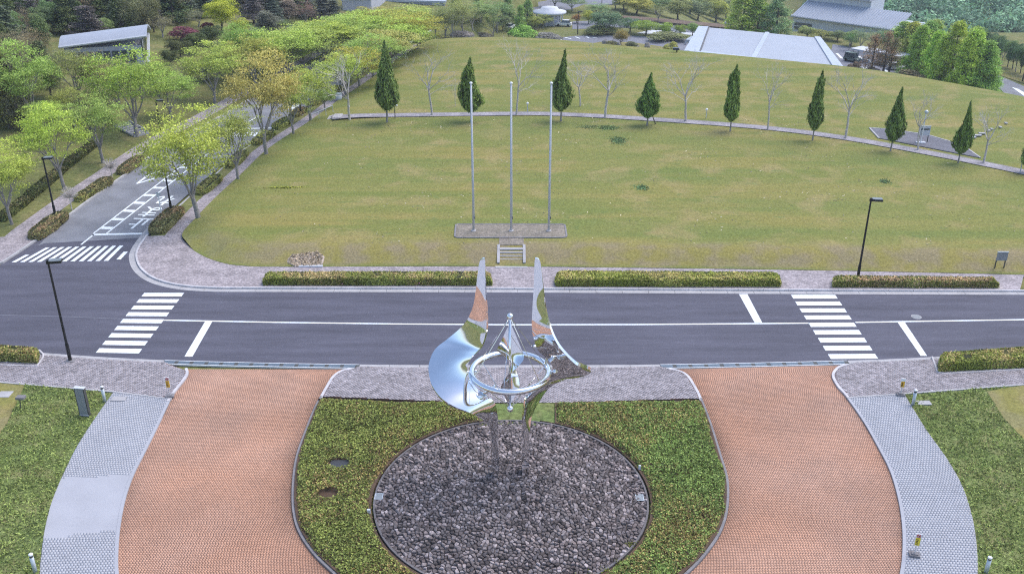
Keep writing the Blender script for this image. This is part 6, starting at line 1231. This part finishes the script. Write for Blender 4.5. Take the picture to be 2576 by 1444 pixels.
# factory behind
def block(name, lab, corners, z0, z1, wallm, roofm, over=.5, windows=0, wm='glass_dark', wz=(.35, .75), wspan=(.1, .9), tilt=0):
    b = thing(name, lab, 'building'); C = [np.asarray(c)[:2] for c in corners]; ce = np.mean(C, 0); mb = MB(); mb.prism([tuple(c) for c in C], z0, z1); mb.build('wall', MATS[wallm], b)
    mb = MB(); mb.prism([tuple(c + (c - ce) / np.linalg.norm(c - ce) * over) for c in C], z1, z1 + .5); mb.build('roof', MATS[roofm], b)
    a_, c_ = C[0], C[1]; e = (c_ - a_); Lw = np.linalg.norm(e); e /= Lw; nr = np.array([e[1], -e[0]]); M_ = Matrix.Rotation(math.atan2(e[1], e[0]), 3, 'Z')
    for k in range(windows):
        f = wspan[0] + (wspan[1] - wspan[0]) * (k + .5) / windows; q = a_ + e * Lw * f + nr * .08; ww = Lw * (wspan[1] - wspan[0]) / windows * .82; mb = MB(); mb.box((q[0], q[1], z0 + (z1 - z0) * (wz[0] + wz[1]) / 2), (ww, .14, (z1 - z0) * (wz[1] - wz[0])), M_); wd_ = mb.build('window', MATS[wm], b)
        mb = MB(); mb.box((q[0] + nr[0] * .09, q[1] + nr[1] * .09, z0 + (z1 - z0) * (wz[0] + wz[1]) / 2), (ww, .06, .25), M_); mb.build('frame', MATS['pale_metal'], wd_)
    return b
A, B = at_t(1985, 92), at_t(2330, 150); zb = -22
A, B = at(1990, 88, zb), at(2250, 128, zb); e = (B - A)[:2]; e /= np.linalg.norm(e); nq = np.array([-e[1], e[0]])
D_, C_ = A[:2] + nq * 16, B[:2] + nq * 16
bF = block('factory', 'long pale factory with ribbed sloping roof behind the redwoods', (A[:2], B[:2], C_, D_), zb - 8, zb + 5.2, 'wall_white', 'roof_trim', 1.0, 6, 'glass_dark', (.74, .90), (.02, .20))
zr = zb + 6.0
def e3(p2, z): return np.array([p2[0], p2[1], z])
for k in range(40):   # standing seams, each a slat on the slope
    p0 = A[:2] + e * (np.linalg.norm((B - A)[:2]) * (k + .5) / 40); MB().tube([e3(p0 - nq * 1.0, zr - .2), e3(p0 + nq * 7, zr + 3.4)], .14, 4).build('seam', MATS['roof_trim'], bF)
quad_slab('roof_slope', (e3(A[:2] - nq * 1.2, zr - .3), e3(B[:2] - nq * 1.2, zr - .3), e3(B[:2] + nq * 7, zr + 3.3), e3(A[:2] + nq * 7, zr + 3.3)), .3, 'roof_metal', bF)
mb = MB(); P4 = [A[:2] + nq * 7, B[:2] * .62 + A[:2] * .38 + nq * 7, B[:2] * .62 + A[:2] * .38 + nq * 15, A[:2] + nq * 15]; mb.prism([tuple(q) for q in P4], zr - .5, zr + 5.2); mb.build('upper_storey', MATS['wall_white'], bF)
mb = MB(); mb.prism([tuple(q) for q in ([P4[0] - nq, P4[1] - nq, P4[2], P4[3]])], zr + 5.2, zr + 5.8); mb.build('upper_roof', MATS['wall_pale'], bF)
# curved roof building on the wooded slope
A, B = at_t(160, 160), at_t(372, 150); zc0 = max(A[2], B[2]); A, B = at_y(160, 128, A[1]), at_y(352, 100, at_t(352, 170)[1]); b = thing('curved_roof_building', 'narrow hall with a curved pale metal roof on the wooded slope', 'building')
e = (B - A)[:2]; Lb = np.linalg.norm(e); e /= Lb; nq = np.array([-e[1], e[0]]); n = 10; Wd = 6.5; prof = [(-.35 + Wd * k / n, 1.5 * math.sin(math.pi * (.12 + .80 * k / n))) for k in range(n + 1)]
zA, zB = A[2], B[2]
V = [];
for s_, (p0, z_) in enumerate(((A[:2] - e * .5, zA), (B[:2] + e * 1.0, zB))):
    for w_, h_ in prof: V.append((*(p0 + nq * w_), z_ + h_))
mb = MB(); n1 = n + 1; mb.add(V + [(x, y, z_ - .25) for x, y, z_ in V], [(k, n1 + k, n1 + k + 1, k + 1) for k in range(n)] + [(2 * n1 + k, 2 * n1 + k + 1, 3 * n1 + k + 1, 3 * n1 + k) for k in range(n)] + [(0, 2 * n1, 3 * n1, n1), (n, n1 + n, 3 * n1 + n, 2 * n1 + n)] + [(k, k + 1, 2 * n1 + k + 1, 2 * n1 + k) for k in range(n)] + [(n1 + k, 3 * n1 + k, 3 * n1 + k + 1, n1 + k + 1) for k in range(n)]); mb.build('roof', MATS['roof_metal'], b)
mb = MB(); z0 = min(zA, zB) - 4.2; mb.prism([tuple(q) for q in (A[:2] + nq * .3, B[:2] + nq * .3, B[:2] + nq * 5.8, A[:2] + nq * 5.8)], z0, min(zA, zB) + .2); mb.build('wall', MATS['wall_pale'], b)
MB().tube([e3(A[:2] - e * .5 - nq * .35, zA + .5), e3(B[:2] + e - nq * .35, zB + .5)], .16, 6).build('eave_gutter', MATS['wall_white'], b)
for k in range(8):
    q = A[:2] + e * Lb * (.1 + .11 * k) + nq * .25; mb = MB(); mb.box((q[0], q[1], min(zA, zB) - 1.3), (Lb * .085, .12, 1.8), Matrix.Rotation(math.atan2(e[1], e[0]), 3, 'Z')); mb.build('window', MATS['glass_dark'], b)
for k in range(5):
    q = B[:2] + e * .1 + nq * (.8 + k * 1.05); mb = MB(); mb.box((q[0], q[1], zB - 1.6), (.14, .85, 2.6), Matrix.Rotation(math.atan2(e[1], e[0]), 3, 'Z')); mb.build('window', MATS['glass_dark'], b)
MB().tube([e3(B[:2] + e * .6 + nq * .3, zB - 3.4), e3(B[:2] + e * .6 + nq * 5.5, zB - .2)], .22, 4).build('stair_stringer', MATS['wall_white'], b)
# buildings at the top edge
A, B = at(862, 30, -8), at(935, 26, -8); block('store_building', 'plain grey windowless store at the edge of the wood', (A[:2], B[:2], B[:2] + [2, 14], A[:2] + [2, 14]), -14, top_z(A, 3), 'wall_pale', 'roof_trim', .3, 2, 'wall_dark', (.1, .5), (.4, .6))
A, B = at(925, 42, -12), at(1120, 48, -12); block('office_building', 'pale office block with a dark glazed band above the avenue crest', (A[:2], B[:2], B[:2] + [0, 20], A[:2] + [0, 20]), -16, top_z(A, 3), 'wall_pale', 'roof_trim', .4, 4, 'glass_dark', (.55, .9), (.52, .70))
for x0, x1, y0, yb, lab in ((-10, 62, -6, 26, 'white wall block showing between the edge trees'), (119, 152, -6, 28, 'narrow white gable showing above the wood')):
    A, B = at_t(x0, yb + 10), at_t(x1, yb + 10); block('white_building', lab, (A[:2], B[:2], B[:2] + [-4, 14], A[:2] + [-4, 14]), A[2] - 3, top_z(A, y0), 'wall_white', 'roof_trim', .2, 2, 'glass_dark', (.7, .9), (.2, .8))
# round white pavilion
p = at(1382, 62, ZF); b = thing('pavilion', 'round white canopied gatehouse beside the parked white car', 'building', (p[0], p[1], ZF)); w_ = 40 / FOC * depth(p); h_ = hpx(p, 34)
MB().lathe([(w_ * 1.0, h_), (w_ * 1.06, h_ + .25), (w_ * 1.04, h_ + .55), (w_ * .6, h_ + .9), (w_ * .5, h_ + 1.6), (.1, h_ + 1.65)], 28).build('canopy', MATS['wall_white'], b, True); MB().lathe([(w_ * .6, 0), (w_ * .6, h_ + .1)], 20).build('wall', MATS['wall_pale'], b)
for k in range(10): a_ = 2 * math.pi * k / 10; MB().tube([(w_ * .8 * math.cos(a_), w_ * .8 * math.sin(a_), 0), (w_ * .8 * math.cos(a_), w_ * .8 * math.sin(a_), h_ + .1)], .16, 8).build('column', MATS['wall_white'], b)
# car shelters
for (x0, y0, x1, y1, lab) in ((2140, 122, 2190, 131, 'thin white roofed car shelter behind the low building'), (2205, 130, 2262, 143, 'white roofed car shelter behind the larches'), (2300, 143, 2370, 152, 'white roofed car shelter behind the green grove')):
    A, B = at(x0, y0, -11.5), at(x1, y1, -11.5); t = thing('car_shelter', lab, 'car shelter'); e = (B - A)[:2]; e /= np.linalg.norm(e); nq = np.array([-e[1], e[0]]); mb = MB(); mb.prism([tuple(q) for q in (A[:2], B[:2], B[:2] + nq * 4.5, A[:2] + nq * 4.5)], -11.8, -11.5); mb.build('roof', MATS['wall_white'], t)
    for k in range(4): q = A[:2] + (B - A)[:2] * (.08 + .28 * k) + nq * .5; MB().tube([e3(q, -14.1), e3(q, -11.7)], .1, 6).build('post', MATS['pale_metal'], t)

# ------------------------------------------------------------------ thin haze over the whole site
hm = bpy.data.materials.new('haze'); hm.use_nodes = True; hn = hm.node_tree.nodes; hn.remove(hn['Principled BSDF'])
pv = hn.new('ShaderNodeVolumePrincipled'); pv.inputs['Color'].default_value = (.80, .88, 1.0, 1); pv.inputs['Density'].default_value = .00028; pv.inputs['Anisotropy'].default_value = .2
hm.node_tree.links.new(pv.outputs[0], hn['Material Output'].inputs['Volume'])
mb = MB(); mb.box((0, 900, 30), (3400, 3200, 240)); hz = mb.build('haze', hm); tag(hz, 'thin pale haze hanging over the whole site', 'haze', kind='stuff')
